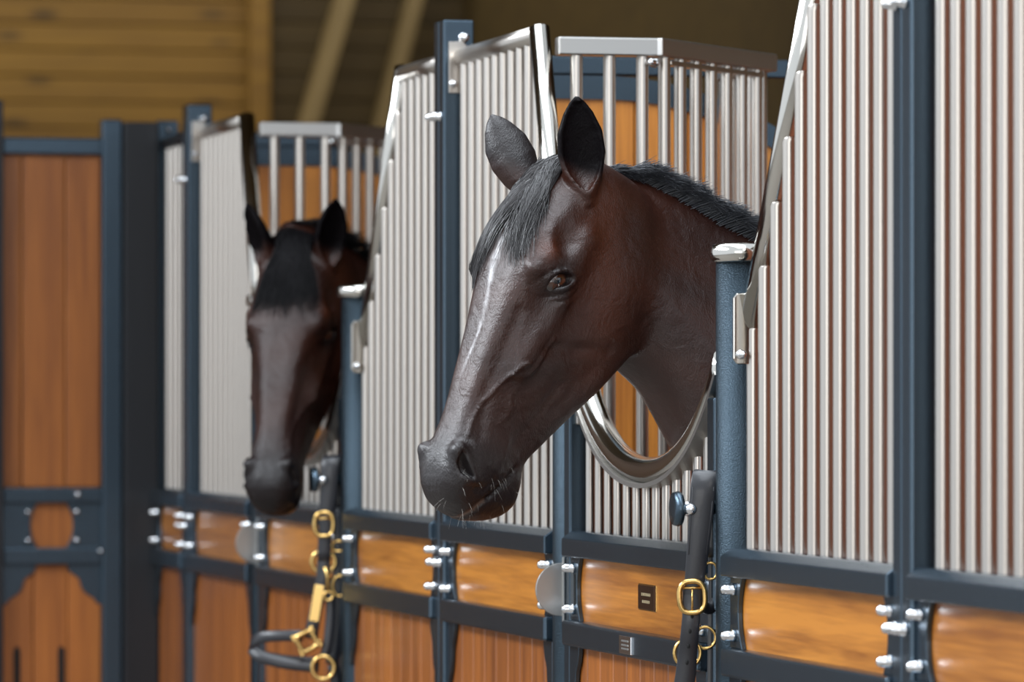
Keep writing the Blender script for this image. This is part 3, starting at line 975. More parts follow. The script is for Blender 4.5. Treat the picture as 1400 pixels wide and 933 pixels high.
def surface_net(field, xs, ys, zs):
    B = 4
    pad = lambda v: np.concatenate([v, v[-1] + (v[-1] - v[-2]) * np.arange(1, 2 + (-len(v) % B) + 0)]) if True else v
    def fit(v):
        k = (1 - len(v)) % B
        return np.concatenate([v, v[-1] + (v[-1] - v[-2]) * np.arange(1, k + 1)]) if k else v
    xs, ys, zs = fit(xs), fit(ys), fit(zs)
    nx, ny, nz = len(xs), len(ys), len(zs)
    cx_, cy_, cz_ = xs[::B], ys[::B], zs[::B]
    G = np.stack(np.meshgrid(cx_, cy_, cz_, indexing='ij'), -1).reshape(-1, 3)
    C = field(G).reshape(len(cx_), len(cy_), len(cz_))
    sg = C < 0
    lohi = []
    cn = tuple(n - 1 for n in C.shape)
    anyneg = np.zeros(cn, bool)
    anypos = np.zeros(cn, bool)
    mn = np.full(cn, 9.0)
    for dx in (0, 1):
        for dy in (0, 1):
            for dz in (0, 1):
                s = C[dx:cn[0] + dx, dy:cn[1] + dy, dz:cn[2] + dz]
                anyneg |= s < 0
                anypos |= s >= 0
                mn = np.minimum(mn, np.abs(s))
    sz = np.maximum(np.maximum(np.diff(cx_)[:, None, None], np.diff(cy_)[None, :, None]), np.diff(cz_)[None, None, :])
    act = (anyneg & anypos) | (mn < sz * 0.75)
    F = np.repeat(np.repeat(np.repeat(np.where(C < 0, -1.0, 1.0).astype(np.float32), B, 0), B, 1), B, 2)[:nx, :ny, :nz].copy()
    msk = np.zeros((nx, ny, nz), bool)
    ai = np.argwhere(act)
    for dx in range(B + 1):
        for dy in range(B + 1):
            for dz in range(B + 1):
                msk[ai[:, 0] * B + dx, ai[:, 1] * B + dy, ai[:, 2] * B + dz] = True
    idx = np.argwhere(msk)
    P = np.stack([xs[idx[:, 0]], ys[idx[:, 1]], zs[idx[:, 2]]], 1)
    V = np.empty(len(P))
    for k in range(0, len(P), 300000):
        V[k:k + 300000] = field(P[k:k + 300000])
    F[msk] = V
    S = F < 0
    # cells with a sign change
    cell = np.zeros((nx - 1, ny - 1, nz - 1), np.int8)
    for dx in (0, 1):
        for dy in (0, 1):
            for dz in (0, 1):
                cell += S[dx:nx - 1 + dx, dy:ny - 1 + dy, dz:nz - 1 + dz]
    ci = np.argwhere((cell > 0) & (cell < 8))
    vid = np.full(cell.shape, -1, np.int64)
    vid[ci[:, 0], ci[:, 1], ci[:, 2]] = np.arange(len(ci))
    acc = np.zeros((len(ci), 3))
    cnt = np.zeros(len(ci))
    ax = (xs, ys, zs)
    for d in range(3):
        for u in (0, 1):
            for v in (0, 1):
                o0 = [0, 0, 0]
                o1 = [0, 0, 0]
                oth = [k for k in range(3) if k != d]
                o0[oth[0]] = o1[oth[0]] = u
                o0[oth[1]] = o1[oth[1]] = v
                o1[d] = 1
                a = ci + o0
                b = ci + o1
                fa = F[a[:, 0], a[:, 1], a[:, 2]].astype(float)
                fb = F[b[:, 0], b[:, 1], b[:, 2]].astype(float)
                cr = (fa < 0) != (fb < 0)
                t = np.where(cr, fa / np.where(cr, fa - fb, 1), 0)
                pa = np.stack([ax[k][a[:, k]] for k in range(3)], 1)
                pb = np.stack([ax[k][b[:, k]] for k in range(3)], 1)
                acc += np.where(cr[:, None], pa + (pb - pa) * t[:, None], 0)
                cnt += cr
    verts = acc / np.maximum(cnt, 1)[:, None]
    quads = []
    for d in range(3):
        sh = [slice(None)] * 3
        s0 = [slice(1, None)] * 3
        s0[d] = slice(None, -1)
        s1 = [slice(1, None)] * 3
        s1[d] = slice(1, None)
        A = S[tuple(s0)]
        Bm = S[tuple(s1)]
        e = np.argwhere(A != Bm)
        ins = A[e[:, 0], e[:, 1], e[:, 2]]
        base = e + 1
        base[:, d] -= 1
        oth = [k for k in range(3) if k != d]
        def cid(du, dv):
            c = base.copy()
            c[:, oth[0]] -= du
            c[:, oth[1]] -= dv
            ok = (c >= 0).all(1) & (c < np.array(cell.shape)).all(1)
            r = np.full(len(c), -1)
            r[ok] = vid[c[ok, 0], c[ok, 1], c[ok, 2]]
            return r
        q = np.stack([cid(0, 0), cid(1, 0), cid(1, 1), cid(0, 1)], 1)
        flip = ins if d == 1 else ~ins
        q = np.where(flip[:, None], q[:, ::-1], q)
        quads.append(q[(q >= 0).all(1)])
    quads = np.concatenate(quads)
    return verts, quads[:, ::-1]


def smooth_step(x, a, b):
    t = np.clip((x - a) / (b - a), 0, 1)
    return t * t * (3 - 2 * t)


def coat_colors(h, P, blaze):
    q = h.to_local(P)
    x, y, z = q[:, 0], np.abs(q[:, 1]), q[:, 2]
    inhead = (x > -0.1) & (x < 0.62) & (y < 0.14) & (z > -0.34) & (z < 0.12)
    base = np.array([0.0225, 0.0075, 0.0052])
    warm = np.array([0.070, 0.018, 0.0075])
    black = np.array([0.0038, 0.0034, 0.0042])
    muzzle = np.array([0.0125, 0.0098, 0.0106])
    col = np.tile(base, (len(P), 1))
    nz = 0.5 + 0.5 * np.sin(P[:, 0] * 31 + 2 * np.sin(P[:, 2] * 23)) * np.sin(P[:, 2] * 27 + 1.5 * np.sin(P[:, 1] * 19))
    def blend(w, c):
        w = np.clip(w, 0, 1)[:, None]
        return col * (1 - w) + c * w
    col = blend(0.35 * nz, warm)
    # warm stripe down behind the eye and on the side of the neck, brow and far side of the face
    w = np.exp(-(line2d(x, z, [(0.02, -0.10), (0.10, -0.13), (0.20, -0.17), (0.27, -0.20)]) / 0.045) ** 2)
    col = np.where(inhead[:, None], blend(0.8 * w, warm), col)
    w = np.exp(-(((x - 0.145) / 0.02) ** 2 + ((z + 0.028) / 0.014) ** 2))
    col = np.where(inhead[:, None], blend(0.9 * w, warm * 1.25), col)
    w = smooth_step(x, 0.40, 0.52)
    col = np.where(inhead[:, None], blend(0.92 * w, muzzle), col)
    w = np.exp(-(((x - 0.184) / 0.036) ** 2 + ((z + 0.061) / 0.032) ** 2)) * (y > 0.05)
    col = np.where(inhead[:, None], blend(0.95 * w, black), col)
    if blaze:
        # narrow faint white strip down the face
        cx_ = 0.006 * np.sin(x * 26 + 0.5)
        wd = 0.0115 * np.clip(1.35 - x / 0.30, 0.25, 1.0) * (0.75 + 0.35 * np.sin(x * 120) * np.sin(x * 47))
        w = np.exp(-((q[:, 1] - cx_) / np.maximum(wd, 0.002)) ** 2) * (z > -0.03) * smooth_step(x, 0.055, 0.09) * (1 - smooth_step(x, 0.34, 0.42))
        br = 0.55 + 0.45 * np.sin(q[:, 1] * 1900 + 9 * np.sin(x * 300)) * np.sin(x * 520)
        patch = np.where(x < 0.17, 0.80, 0.30 + 0.45 * (0.5 + 0.5 * np.sin(x * 95 + 2 * np.sin(x * 41))))
        col = np.where(inhead[:, None], blend(w * patch * (0.5 + 0.5 * br), np.array([0.70, 0.69, 0.70])), col)
        w = ((x > 0.545) & (z < -0.074) & (z > -0.092) & (y < 0.045)) * 0.5 * np.exp(-((line2d(x, z, MOUTH)) / 0.003) ** 2)
        col = np.where(inhead[:, None], blend(w, np.array([0.32, 0.22, 0.17])), col)
    # ears: black hair with shade in the colour, the blazed horse's far one greyed as lit
    hd_ = (np.abs(q) < 0.4).all(1)
    em = [np.zeros(len(P)), np.zeros(len(P))]
    for k, e in enumerate(h.ears):
        em[k][hd_] = 1 - smooth_step(h.ear(q[hd_], *e), 0.002, 0.010)
        em[k] *= smooth_step(-x, -0.012, 0.022)
        col = blend(0.97 * em[k], np.array([0.018, 0.0145, 0.0155]) if (blaze and k == 1) else black)
    # legs and underside
    w = smooth_step(-P[:, 2], -0.75, -0.55)
    col = blend(w, black)
    gloss = 1.0 - 0.45 * inhead * smooth_step(x, 0.47, 0.55) * smooth_step(-z, 0.05, 0.09)
    gloss *= 1 - 0.9 * em[0]
    if not blaze:
        gloss *= 1 - 0.9 * em[1]
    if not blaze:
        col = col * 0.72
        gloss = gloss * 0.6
    return np.concatenate([col, gloss[:, None]], 1)


def coat_material(name, rough):
    m, nt, b = new_mat(name)
    at = nt.nodes.new('ShaderNodeAttribute')
    at.attribute_name = 'coat'
    tc = nt.nodes.new('ShaderNodeTexCoord')
    mp = nt.nodes.new('ShaderNodeMapping')
    mp.inputs['Scale'].default_value = (900, 500, 260)
    n = nt.nodes.new('ShaderNodeTexNoise')
    n.inputs['Scale'].default_value = 1.0
    n.inputs['Detail'].default_value = 2
    nt.links.new(tc.outputs['Object'], mp.inputs['Vector'])
    nt.links.new(mp.outputs[0], n.inputs['Vector'])
    n2 = nt.nodes.new('ShaderNodeTexNoise')
    n2.inputs['Scale'].default_value = 60
    n2.inputs['Detail'].default_value = 4
    nt.links.new(tc.outputs['Object'], n2.inputs['Vector'])
    mul = nt.nodes.new('ShaderNodeMixRGB')
    mul.blend_type = 'MULTIPLY'
    mul.inputs[0].default_value = 0.55
    rp = nt.nodes.new('ShaderNodeValToRGB')
    rp.color_ramp.elements[0].position = 0.3
    rp.color_ramp.elements[0].color = (0.45, 0.45, 0.45, 1)
    rp.color_ramp.elements[1].position = 0.7
    rp.color_ramp.elements[1].color = (1.35, 1.3, 1.3, 1)
    nt.links.new(n.outputs['Fac'], rp.inputs[0])
    nt.links.new(at.outputs['Color'], mul.inputs[1])
    nt.links.new(rp.outputs[0], mul.inputs[2])
    nt.links.new(mul.outputs[0], b.inputs['Base Color'])
    b.inputs['Roughness'].default_value = rough
    gl = nt.nodes.new('ShaderNodeMath')
    gl.operation = 'MULTIPLY'
    gl.inputs[1].default_value = 0.55
    nt.links.new(at.outputs['Alpha'], gl.inputs[0])
    nt.links.new(gl.outputs[0], b.inputs['Specular IOR Level'])
    b.inputs['Sheen Weight'].default_value = 0.0
    b.inputs['Sheen Roughness'].default_value = 0.4
    add = nt.nodes.new('ShaderNodeMath')
    add.operation = 'MULTIPLY_ADD'
    nt.links.new(n2.outputs['Fac'], add.inputs[0])
    add.inputs[1].default_value = 1.4
    nt.links.new(n.outputs['Fac'], add.inputs[2])
    n3 = nt.nodes.new('ShaderNodeTexNoise')
    n3.inputs['Scale'].default_value = 24
    n3.inputs['Detail'].default_value = 3
    n3.inputs['Distortion'].default_value = 0.8
    nt.links.new(tc.outputs['Object'], n3.inputs['Vector'])
    b0 = nt.nodes.new('ShaderNodeBump')
    b0.inputs['Strength'].default_value = 0.30
    b0.inputs['Distance'].default_value = 0.011
    nt.links.new(n3.outputs['Fac'], b0.inputs['Height'])
    bp = nt.nodes.new('ShaderNodeBump')
    bp.inputs['Strength'].default_value = 0.42
    bp.inputs['Distance'].default_value = 0.0020
    nt.links.new(add.outputs[0], bp.inputs['Height'])
    nt.links.new(b0.outputs['Normal'], bp.inputs['Normal'])
    nt.links.new(bp.outputs['Normal'], b.inputs['Normal'])
    return m


coat_material('coat', 0.34)
plain('mane_hair', (0.042, 0.046, 0.056), 0.32, 0.0, 0.75)
plain('forelock_hair', (0.018, 0.0155, 0.0165), 0.32, 0.0, 0.75)
plain('black_hair', (0.006, 0.0055, 0.0065), 0.5, 0.0, 0.15)
plain('pale_whisker', (0.55, 0.52, 0.48), 0.5)


def eye_material():
    m, nt, b = new_mat('horse_eye')
    tc = nt.nodes.new('ShaderNodeTexCoord')
    mp = nt.nodes.new('ShaderNodeMapping')
    mp.inputs['Scale'].default_value = (1.0, 1.55, 0.0)
    nt.links.new(tc.outputs['Object'], mp.inputs['Vector'])
    ln = nt.nodes.new('ShaderNodeVectorMath')
    ln.operation = 'LENGTH'
    nt.links.new(mp.outputs[0], ln.inputs[0])
    rp = nt.nodes.new('ShaderNodeValToRGB')
    cr = rp.color_ramp
    cr.elements[0].position, cr.elements[0].color = 0.26, (0.004, 0.004, 0.006, 1)
    cr.elements[1].position, cr.elements[1].color = 0.36, (0.055, 0.017, 0.007, 1)
    e2 = cr.elements.new(0.58)
    e2.color = (0.042, 0.013, 0.006, 1)
    e3 = cr.elements.new(0.72)
    e3.color = (0.012, 0.007, 0.006, 1)
    nt.links.new(ln.outputs['Value'], rp.inputs[0])
    nt.links.new(rp.outputs[0], b.inputs['Base Color'])
    b.inputs['Roughness'].default_value = 0.04
    b.inputs['Specular IOR Level'].default_value = 0.7
    b.inputs['Coat Weight'].default_value = 1.0
    b.inputs['Coat Roughness'].default_value = 0.02


eye_material()


def strands(name, paths, width, mat, parent):
    """paths: (n, m, 3) world points -> slim three-sided hairs in one mesh"""
    n, m, _ = paths.shape
    T = np.gradient(paths, axis=1)
    T /= np.maximum(np.linalg.norm(T, axis=2, keepdims=True), 1e-9)
    ref = RNG.normal(size=(n, 1, 3))
    U = np.cross(T, ref)
    U /= np.maximum(np.linalg.norm(U, axis=2, keepdims=True), 1e-9)
    W = np.cross(T, U)
    tp = np.linspace(0, 1, m)
    rad = (width * (1 - 0.75 * tp ** 1.5))[None, :, None] * RNG.uniform(0.7, 1.3, (n, 1, 1))
    V = np.stack([paths + rad * (U * math.cos(a) + W * math.sin(a)) for a in (0, 2.094, 4.189)], 2).reshape(-1, 3)
    i = np.arange(n)[:, None, None] * m * 3
    r = np.arange(m - 1)[None, :, None] * 3
    k = np.arange(3)[None, None, :]
    k2 = (k + 1) % 3
    Fq = np.stack([i + r + k, i + r + k2, i + r + 3 + k2, i + r + 3 + k], -1).reshape(-1, 4)
    me = bpy.data.meshes.new(name)
    me.from_pydata(V.tolist(), [], Fq.tolist())
    me.polygons.foreach_set('use_smooth', [True] * len(me.polygons))
    me.materials.append(MATS[mat])
    o = link(name, me, None, parent)
    o['kind'] = 'stuff'
    return o


def build_horse(h, label, fine, blaze, nfore, nmane, whiskers, split=True):
    root = thing('horse', (h.cx, 0.9, 0), label, 'horse')
    root_inv = np.array([h.cx, 0.9, 0])
    o = h.o
    c = [o + h.R.T @ np.array(v) for v in ((0.62, 0, -0.05), (-0.13, 0.14, 0.03), (-0.13, -0.14, 0.03), (0.2, 0.13, -0.32), (0.2, -0.13, -0.32))]
    c = np.array(c)
    lo, hi = c.min(0), c.max(0)
    xs = axis_grid(h.cx - 0.42, lo[0] - 0.02, hi[0] + 0.02, h.cx + 0.42, fine, 0.03)
    ys = axis_grid(lo[1] - 0.05, lo[1] - 0.02, max(hi[1], 0.16), 2.55, fine, 0.035)
    zs = axis_grid(-0.05, min(lo[2], 1.38) - 0.02, max(hi[2], 2.05) + 0.03, 2.25, fine, 0.03)
    V, Q = surface_net(h.field, xs, ys, zs)
    V2, _ = h.project(V, 2)
    V = V2
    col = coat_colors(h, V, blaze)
    me = bpy.data.meshes.new('body')
    me.from_pydata((V - root_inv).tolist(), [], Q.tolist())
    me.polygons.foreach_set('use_smooth', [True] * len(me.polygons))
    ca = me.color_attributes.new('coat', 'FLOAT_COLOR', 'POINT')
    ca.data.foreach_set('color', col.ravel())
    me.materials.append(MATS['coat'])
    link('body', me, None, root)
    # eyes
    for s in (1, -1):
        bm = bmesh.new()
        bmesh.ops.create_uvsphere(bm, u_segments=28, v_segments=18, radius=1.0)
        em = bm_mesh('eyeball', bm, True, 'horse_eye')
        pos = h.to_world([[EYE[0], s * 0.0720, EYE[2]]])[0] - root_inv
        gaze = h.R.T @ np.array([0.10, s * 1.0, 0.22])
        long_ = Vector(h.R.T @ np.array([EU[0], 0, EU[1]]))
        zax = Vector(gaze).normalized()
        xax = (long_ - zax * long_.dot(zax)).normalized()
        yax = zax.cross(xax)
        eo = link('eyeball', em, None, root)
        eo.matrix_basis = Matrix.Translation(Vector(pos)) @ Matrix((xax, yax, zax)).transposed().to_4x4() @ Matrix.Diagonal((0.0265, 0.0235, 0.0235, 1))
    # forelock: from the poll between the ears down the forehead
    n, m = nfore, 9
    y0 = np.clip(RNG.normal(0, 0.017, n), -0.042, 0.042)
    x0 = RNG.uniform(-0.050, 0.000, n)
    kind = RNG.random(n)
    left = kind < 0.58
    ln = np.where(left, RNG.uniform(0.10, 0.235, n), RNG.uniform(0.09, 0.195, n))
    y1 = np.where(left, RNG.normal(-0.068, 0.014, n), RNG.normal(0.050, 0.011, n))
    if not split:
        y1 = np.clip(RNG.normal(-0.005, 0.048, n), -0.085, 0.085)
        ln = RNG.uniform(0.10, 0.18, n)
    stray = kind > 0.91
    y1 = np.where(stray, RNG.normal(0, 0.05, n), y1)
    y0 = np.where(left, y0 - 0.006, y0 + 0.008)
    t = np.linspace(0, 1, m)[None, :]
    lx = x0[:, None] + ln[:, None] * t
    wav = RNG.normal(0, 0.0045, (n, 1)) * np.sin(t * RNG.uniform(3, 8, (n, 1)))
    ly = y0[:, None] + (y1 - y0)[:, None] * t ** 1.15 + wav
    lim = np.interp(lx, [-0.06, 0.03, 0.08, 0.14], [0.034, 0.040, 0.075, 0.11])
    ly = np.clip(ly, -lim - 0.01, lim)
    lz = 0.0 * t + np.interp(lx, [-0.06, -0.02, 0.03, 0.08, 0.13, 0.3], [-0.06, -0.04, -0.02, 0.0, 0.01, 0.01])
    P = h.to_world(np.stack([lx, ly, lz], -1).reshape(-1, 3))
    off = (0.002 + 0.012 * RNG.random((n, 1)) * np.sin(np.pi * np.clip(t * 0.9 + 0.1, 0, 1))).reshape(-1)
    P, _ = h.project(P, 3, off)
    fo = strands('forelock', (P.reshape(n, m, 3) - root_inv), 0.0009, 'forelock_hair' if blaze else 'black_hair', root)
    # clipped mane along the crest
    n, m = nmane, 6
    N = h.neck
    yy = RNG.uniform(N[1, 0] + 0.01, 0.50, n)
    s = hermite(N[:, 0], N[:, 1:], yy)
    rx = RNG.normal(0, 0.007, n)
    root_p = np.stack([s[:, 3] + rx, yy, s[:, 0] - 0.006 - 12 * rx ** 2], 1)
    ln = RNG.uniform(0.058, 0.070, n) * np.clip((yy - N[1, 0]) / 0.14 + 0.5, 0.4, 1)
    lock = np.sin(yy * 140 + np.sin(yy * 53) * 2) * 0.10
    lean = np.clip(RNG.normal(0.60, 0.08, n) + 0.6 * lock, 0.15, 1.3) - rx * 14
    back = 1.15 + RNG.normal(0, 0.10, n) + lock
    tt = np.linspace(0, 1, m)
    pts = np.zeros((n, m, 3))
    for k, q in enumerate(tt):
        an = lean * (0.25 + 2.3 * q)
        st = ln / (m - 1)
        if k == 0:
            pts[:, 0] = root_p
        else:
            d = np.stack([np.sin(an), back, np.cos(an) - 0.36 * back], 1)
            d /= np.linalg.norm(d, axis=1, keepdims=True)
            pts[:, k] = pts[:, k - 1] + d * st[:, None]
    strands('mane', pts - root_inv, 0.0009, 'mane_hair' if blaze else 'black_hair', root)
    if whiskers:
        n, m = whiskers, 5
        wx = RNG.uniform(0.50, 0.587, n)
        wy = RNG.uniform(-0.05, 0.055, n)
        wz = RNG.uniform(-0.15, -0.03, n)
        P, nn = h.project(h.to_world(np.stack([wx, wy, wz], 1)), 6)
        L = RNG.uniform(0.006, 0.022, n)
        dv = nn + RNG.normal(0, 0.35, (n, 3)) + np.array([0, 0, -0.5])
        dv /= np.linalg.norm(dv, axis=1, keepdims=True)
        t = np.linspace(0, 1, m)[None, :, None]
        pts = P[:, None] + dv[:, None] * L[:, None, None] * t + np.array([0, 0, -0.006]) * t ** 2
        strands('whiskers', pts - root_inv, 0.00024, 'pale_whisker', root)
    return root


def head_axes(ex, ey, k):
    """image-plane slope of the face and how much of its length shows -> world axes (face, forehead normal, left)"""
    th = math.radians(14.3014)
    r = np.array([math.sin(th), math.cos(th), 0])
    t = np.array([math.cos(th), -math.sin(th), 0])
    up = np.array([0, 0, 1.0])
    a = ex * k * r - ey * k * up + math.sqrt(1 - k * k) * t
    hd = a - up * (a @ up)
    cb = np.linalg.norm(hd)
    hd /= cb
    n = ey * k * hd + cb * up
    l = np.cross(up, hd)
    return a, n, l


NECK = [(-0.165, 1.90, 1.80, 0.012, 1.385), (-0.14, 1.960, 1.74, 0.050, 1.395), (-0.08, 1.974, 1.655, 0.086, 1.395), (-0.03, 1.962, 1.605, 0.094, 1.392),
        (0.03, 1.936, 1.505, 0.096, 1.388), (0.10, 1.898, 1.395, 0.100, 1.385), (0.25, 1.832, 1.20, 0.108, 1.38), (0.45, 1.765, 0.98, 0.15, 1.37),
        (0.65, 1.715, 0.86, 0.21, 1.36), (0.85, 1.70, 0.80, 0.26, 1.36), (1.1, 1.65, 0.74, 0.29, 1.36), (1.5, 1.61, 0.72, 0.31, 1.36),
        (1.9, 1.65, 0.80, 0.285, 1.36), (2.15, 1.59, 0.95, 0.25, 1.36), (2.30, 1.45, 1.10, 0.15, 1.36), (2.36, 1.32, 1.22, 0.03, 1.36)]

a1, n1, l1 = head_axes(-0.316, 0.949, 0.97)
horse1 = Horse((1.486, -0.243, 1.980), a1, n1, l1, NECK,
               [((0.020, 0.066, -0.072), (-0.112, 0.072, 0.006), (0.25, 0.9, 0.45)),
                ((0.020, -0.062, -0.058), (-0.078, -0.112, 0.026), (-0.15, -0.75, -0.35))], 1.36)
build_horse(horse1, 'large glossy dark bay horse in front, head over the door, thin white face strip', 0.0042, True, 2800, 12000, 46)
a2, n2, l2 = head_axes(-0.090, 0.996, 0.94)
NECK2 = []
for y, t_, b_, w, x in NECK:
    low = b_ + (0.012 if y < 0.2 else -0.03)
    y2 = {-0.165: -0.135, -0.14: -0.115, -0.08: -0.070, -0.03: -0.030}.get(y, y)
    x2 = {-0.165: -1.205, -0.14: -1.205, -0.08: -1.212, -0.03: -1.225, 0.03: -1.252, 0.10: -1.290, 0.25: -1.350}.get(y, x - 2.765)
    NECK2.append((y2, t_ + (0.010 if y < 0.4 else 0), low, w, x2))
horse2 = Horse((-1.114, -0.108, 1.930), a2, n2, l2, NECK2,
               [((0.020, 0.064, -0.064), (-0.100, 0.098, 0.010), (0.7, 0.6, 0.35)),
                ((0.020, -0.064, -0.064), (-0.092, -0.112, 0.010), (0.7, -0.6, 0.35))], -1.405)
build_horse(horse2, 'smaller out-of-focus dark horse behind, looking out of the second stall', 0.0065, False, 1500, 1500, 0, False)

# ------------------------------------------------------------------ leather halters on the door pegs
def ribbon_me(name, pts, widths, thick, normal, mat, sub=4):
    """flat strap along pts; its broad side faces `normal` (constant vector or one per point)"""
    P = np.array(pts, float)
    n = len(P)
    ts = np.arange(n, dtype=float)
    tq = np.linspace(0, n - 1, (n - 1) * sub + 1)
    Wd = np.interp(tq, ts, widths if hasattr(widths, '__len__') else [widths] * n)
    nv = np.array(normal, float)
    if nv.ndim == 1:
        nv = np.tile(nv, (n, 1))
    NV = np.stack([np.interp(tq, ts, nv[:, k]) for k in range(3)], 1)
    P = hermite(ts, P, tq)
    T = np.gradient(P, axis=0)
    T /= np.linalg.norm(T, axis=1, keepdims=True)
    Wv = np.cross(T, NV)
    Wv /= np.maximum(np.linalg.norm(Wv, axis=1, keepdims=True), 1e-6)
    NV = np.cross(Wv, T)
    verts, faces = [], []
    prof = [(-0.5, -0.3), (-0.47, -0.5), (0.47, -0.5), (0.5, -0.3), (0.5, 0.3), (0.47, 0.5), (-0.47, 0.5), (-0.5, 0.3)]
    for i in range(len(P)):
        for a, b in prof:
            verts.append(P[i] + Wv[i] * a * Wd[i] + NV[i] * b * thick)
    k = len(prof)
    for i in range(len(P) - 1):
        for q in range(k):
            faces.append((i * k + q, i * k + (q + 1) % k, (i + 1) * k + (q + 1) % k, (i + 1) * k + q))
    faces.append(tuple(range(k - 1, -1, -1)))
    faces.append(tuple((len(P) - 1) * k + q for q in range(k)))
    bm = bmesh.new()
    vs_ = [bm.verts.new(v) for v in verts]
    for f in faces:
        bm.faces.new([vs_[q] for q in f])
    me = bm_mesh(name, bm, False, mat)
    me.polygons.foreach_set('use_smooth', [len(p.vertices) == 4 for p in me.polygons])
    return me


def oval(rx, rz, n=28, power=2.6, cx=0, cz=0, tilt=0.0):
    out = []
    for i in range(n):
        a = 2 * math.pi * i / n
        c_, s_ = math.cos(a), math.sin(a)
        x = rx * math.copysign(abs(c_) ** (2 / power), c_)
        z = rz * math.copysign(abs(s_) ** (2 / power), s_)
        out.append((cx + x * math.cos(tilt) - z * math.sin(tilt), 0.0, cz + x * math.sin(tilt) + z * math.cos(tilt)))
    return out


ROT = math.radians(75.6986)      # local x runs along the picture's right, local y away down the aisle
FRONT = (0, -1, 0)
LT = 0.0042

# near halter
h1 = thing('halter', (1.822, -0.060, 0), 'black leather halter with oval brass buckle on the near horse\'s door', 'halter', None, ROT)
K1 = 857.0


def L1(u, v, d=0.0):
    return ((u - 955.0) / K1, d, 1.6 + (544 - v) / K1)


crown = link('crown_strap', ribbon_me('crown_strap', [L1(972, 760, 0.026), L1(977, 700, 0.030), L1(977, 664, 0.028), L1(973, 647, 0.016), L1(966, 645, 0.002), L1(962, 664, -0.010), L1(959, 700, -0.011), L1(954, 755, -0.010), L1(948, 815, -0.008), L1(945, 850, -0.007)],
     [0.030, 0.036, 0.040, 0.041, 0.041, 0.040, 0.038, 0.034, 0.029, 0.026], LT, [(0, 1, 0), (0, 1, 0), (0.2, 1, 0.2), (0, 0.5, 1), (0, -0.4, 1), (0, -1, 0.3), FRONT, FRONT, FRONT, FRONT], 'leather'), None, h1)
for s in (-1, 1):
    link('stitch_line', tube_me('stitch_line', [(p[0] + s * w, p[1] - 0.0024, p[2]) for p, w in ((L1(962, 664, -0.010), 0.0165), (L1(959, 700, -0.0112), 0.0158), (L1(954, 755, -0.0102), 0.0138))], 0.0006, 6, 'stitching'), None, crown)
buckle = link('buckle', tube_me('buckle', oval(0.0200, 0.0250, 32, 2.7, tilt=0.05), 0.0044, 12, 'brass', True), None, h1, (L1(947, 812)[0], -0.014, L1(947, 812)[2]))
link('buckle_bar', tube_me('buckle_bar', [(-0.019, 0.002, 0.014), (0.019, 0.002, 0.014)], 0.0022, 8, 'brass'), None, buckle)
link('buckle_tongue', tube_me('buckle_tongue', [(0.0, 0.0, 0.014), (0.0, -0.003, -0.004), (0.0, -0.001, -0.026)], 0.0016, 8, 'brass'), None, buckle)
cheek = link('cheek_strap', ribbon_me('cheek_strap', [L1(946, 790, -0.004), L1(946, 830, -0.012), L1(944, 860, -0.012), L1(941, 890, -0.008), L1(938, 920, -0.006), L1(932, 960, -0.004), L1(926, 1010, 0.0)],
     [0.027, 0.028, 0.029, 0.030, 0.032, 0.034, 0.034], LT, FRONT, 'leather'), None, h1)
for u, v in ((947, 838), (944, 858), (942, 878), (940, 900)):
    link('punched_hole', lathe_me('punched_hole', [(0.0004, 0), (0.0026, 0), (0.0026, 0.0006), (0.0004, 0.0007)], 10, 'black_void'), None, cheek, (L1(u, v)[0], -0.0142, L1(u, v)[2]), (math.pi / 2, 0, 0), (1, 1.5, 1))
link('side_ring', tube_me('side_ring', oval(0.0205, 0.0215, 28, 2.0), 0.0030, 10, 'brass', True), None, h1, (L1(941, 888)[0], -0.003, L1(941, 888)[2]))
link('throat_strap', ribbon_me('throat_strap', [L1(977, 690, 0.034), L1(981, 760, 0.038), L1(980, 830, 0.036), L1(979, 900, 0.034), L1(978, 980, 0.030)], [0.026, 0.026, 0.024, 0.024, 0.024], LT, (0.35, -1, 0), 'leather'), None, h1)
link('noseband', ribbon_me('noseband', [L1(982, 818, 0.03), L1(972, 829, 0.02), L1(960, 824, 0.012), L1(950, 815, 0.006)], 0.018, LT, (0.1, -1, 0.2), 'leather'), None, h1)
link('small_buckle', tube_me('small_buckle', oval(0.010, 0.013, 20, 2.4), 0.0022, 8, 'brass', True), None, h1, (L1(973, 778)[0], 0.020, L1(973, 778)[2]))
link('chin_ring', tube_me('chin_ring', oval(0.016, 0.017, 22, 2.0), 0.0026, 10, 'brass', True), None, h1, (L1(966, 868)[0], 0.016, L1(966, 868)[2]))

# far halter
h2 = thing('halter', (-0.955, -0.060, 0), 'black leather halter with brass square and round noseband below the far horse\'s muzzle', 'halter', None, ROT)
K2 = 633.0


def L2(u, v, d=0.0):
    return ((u - 447.5) / K2, d, 1.6 + (544 - v) / K2)


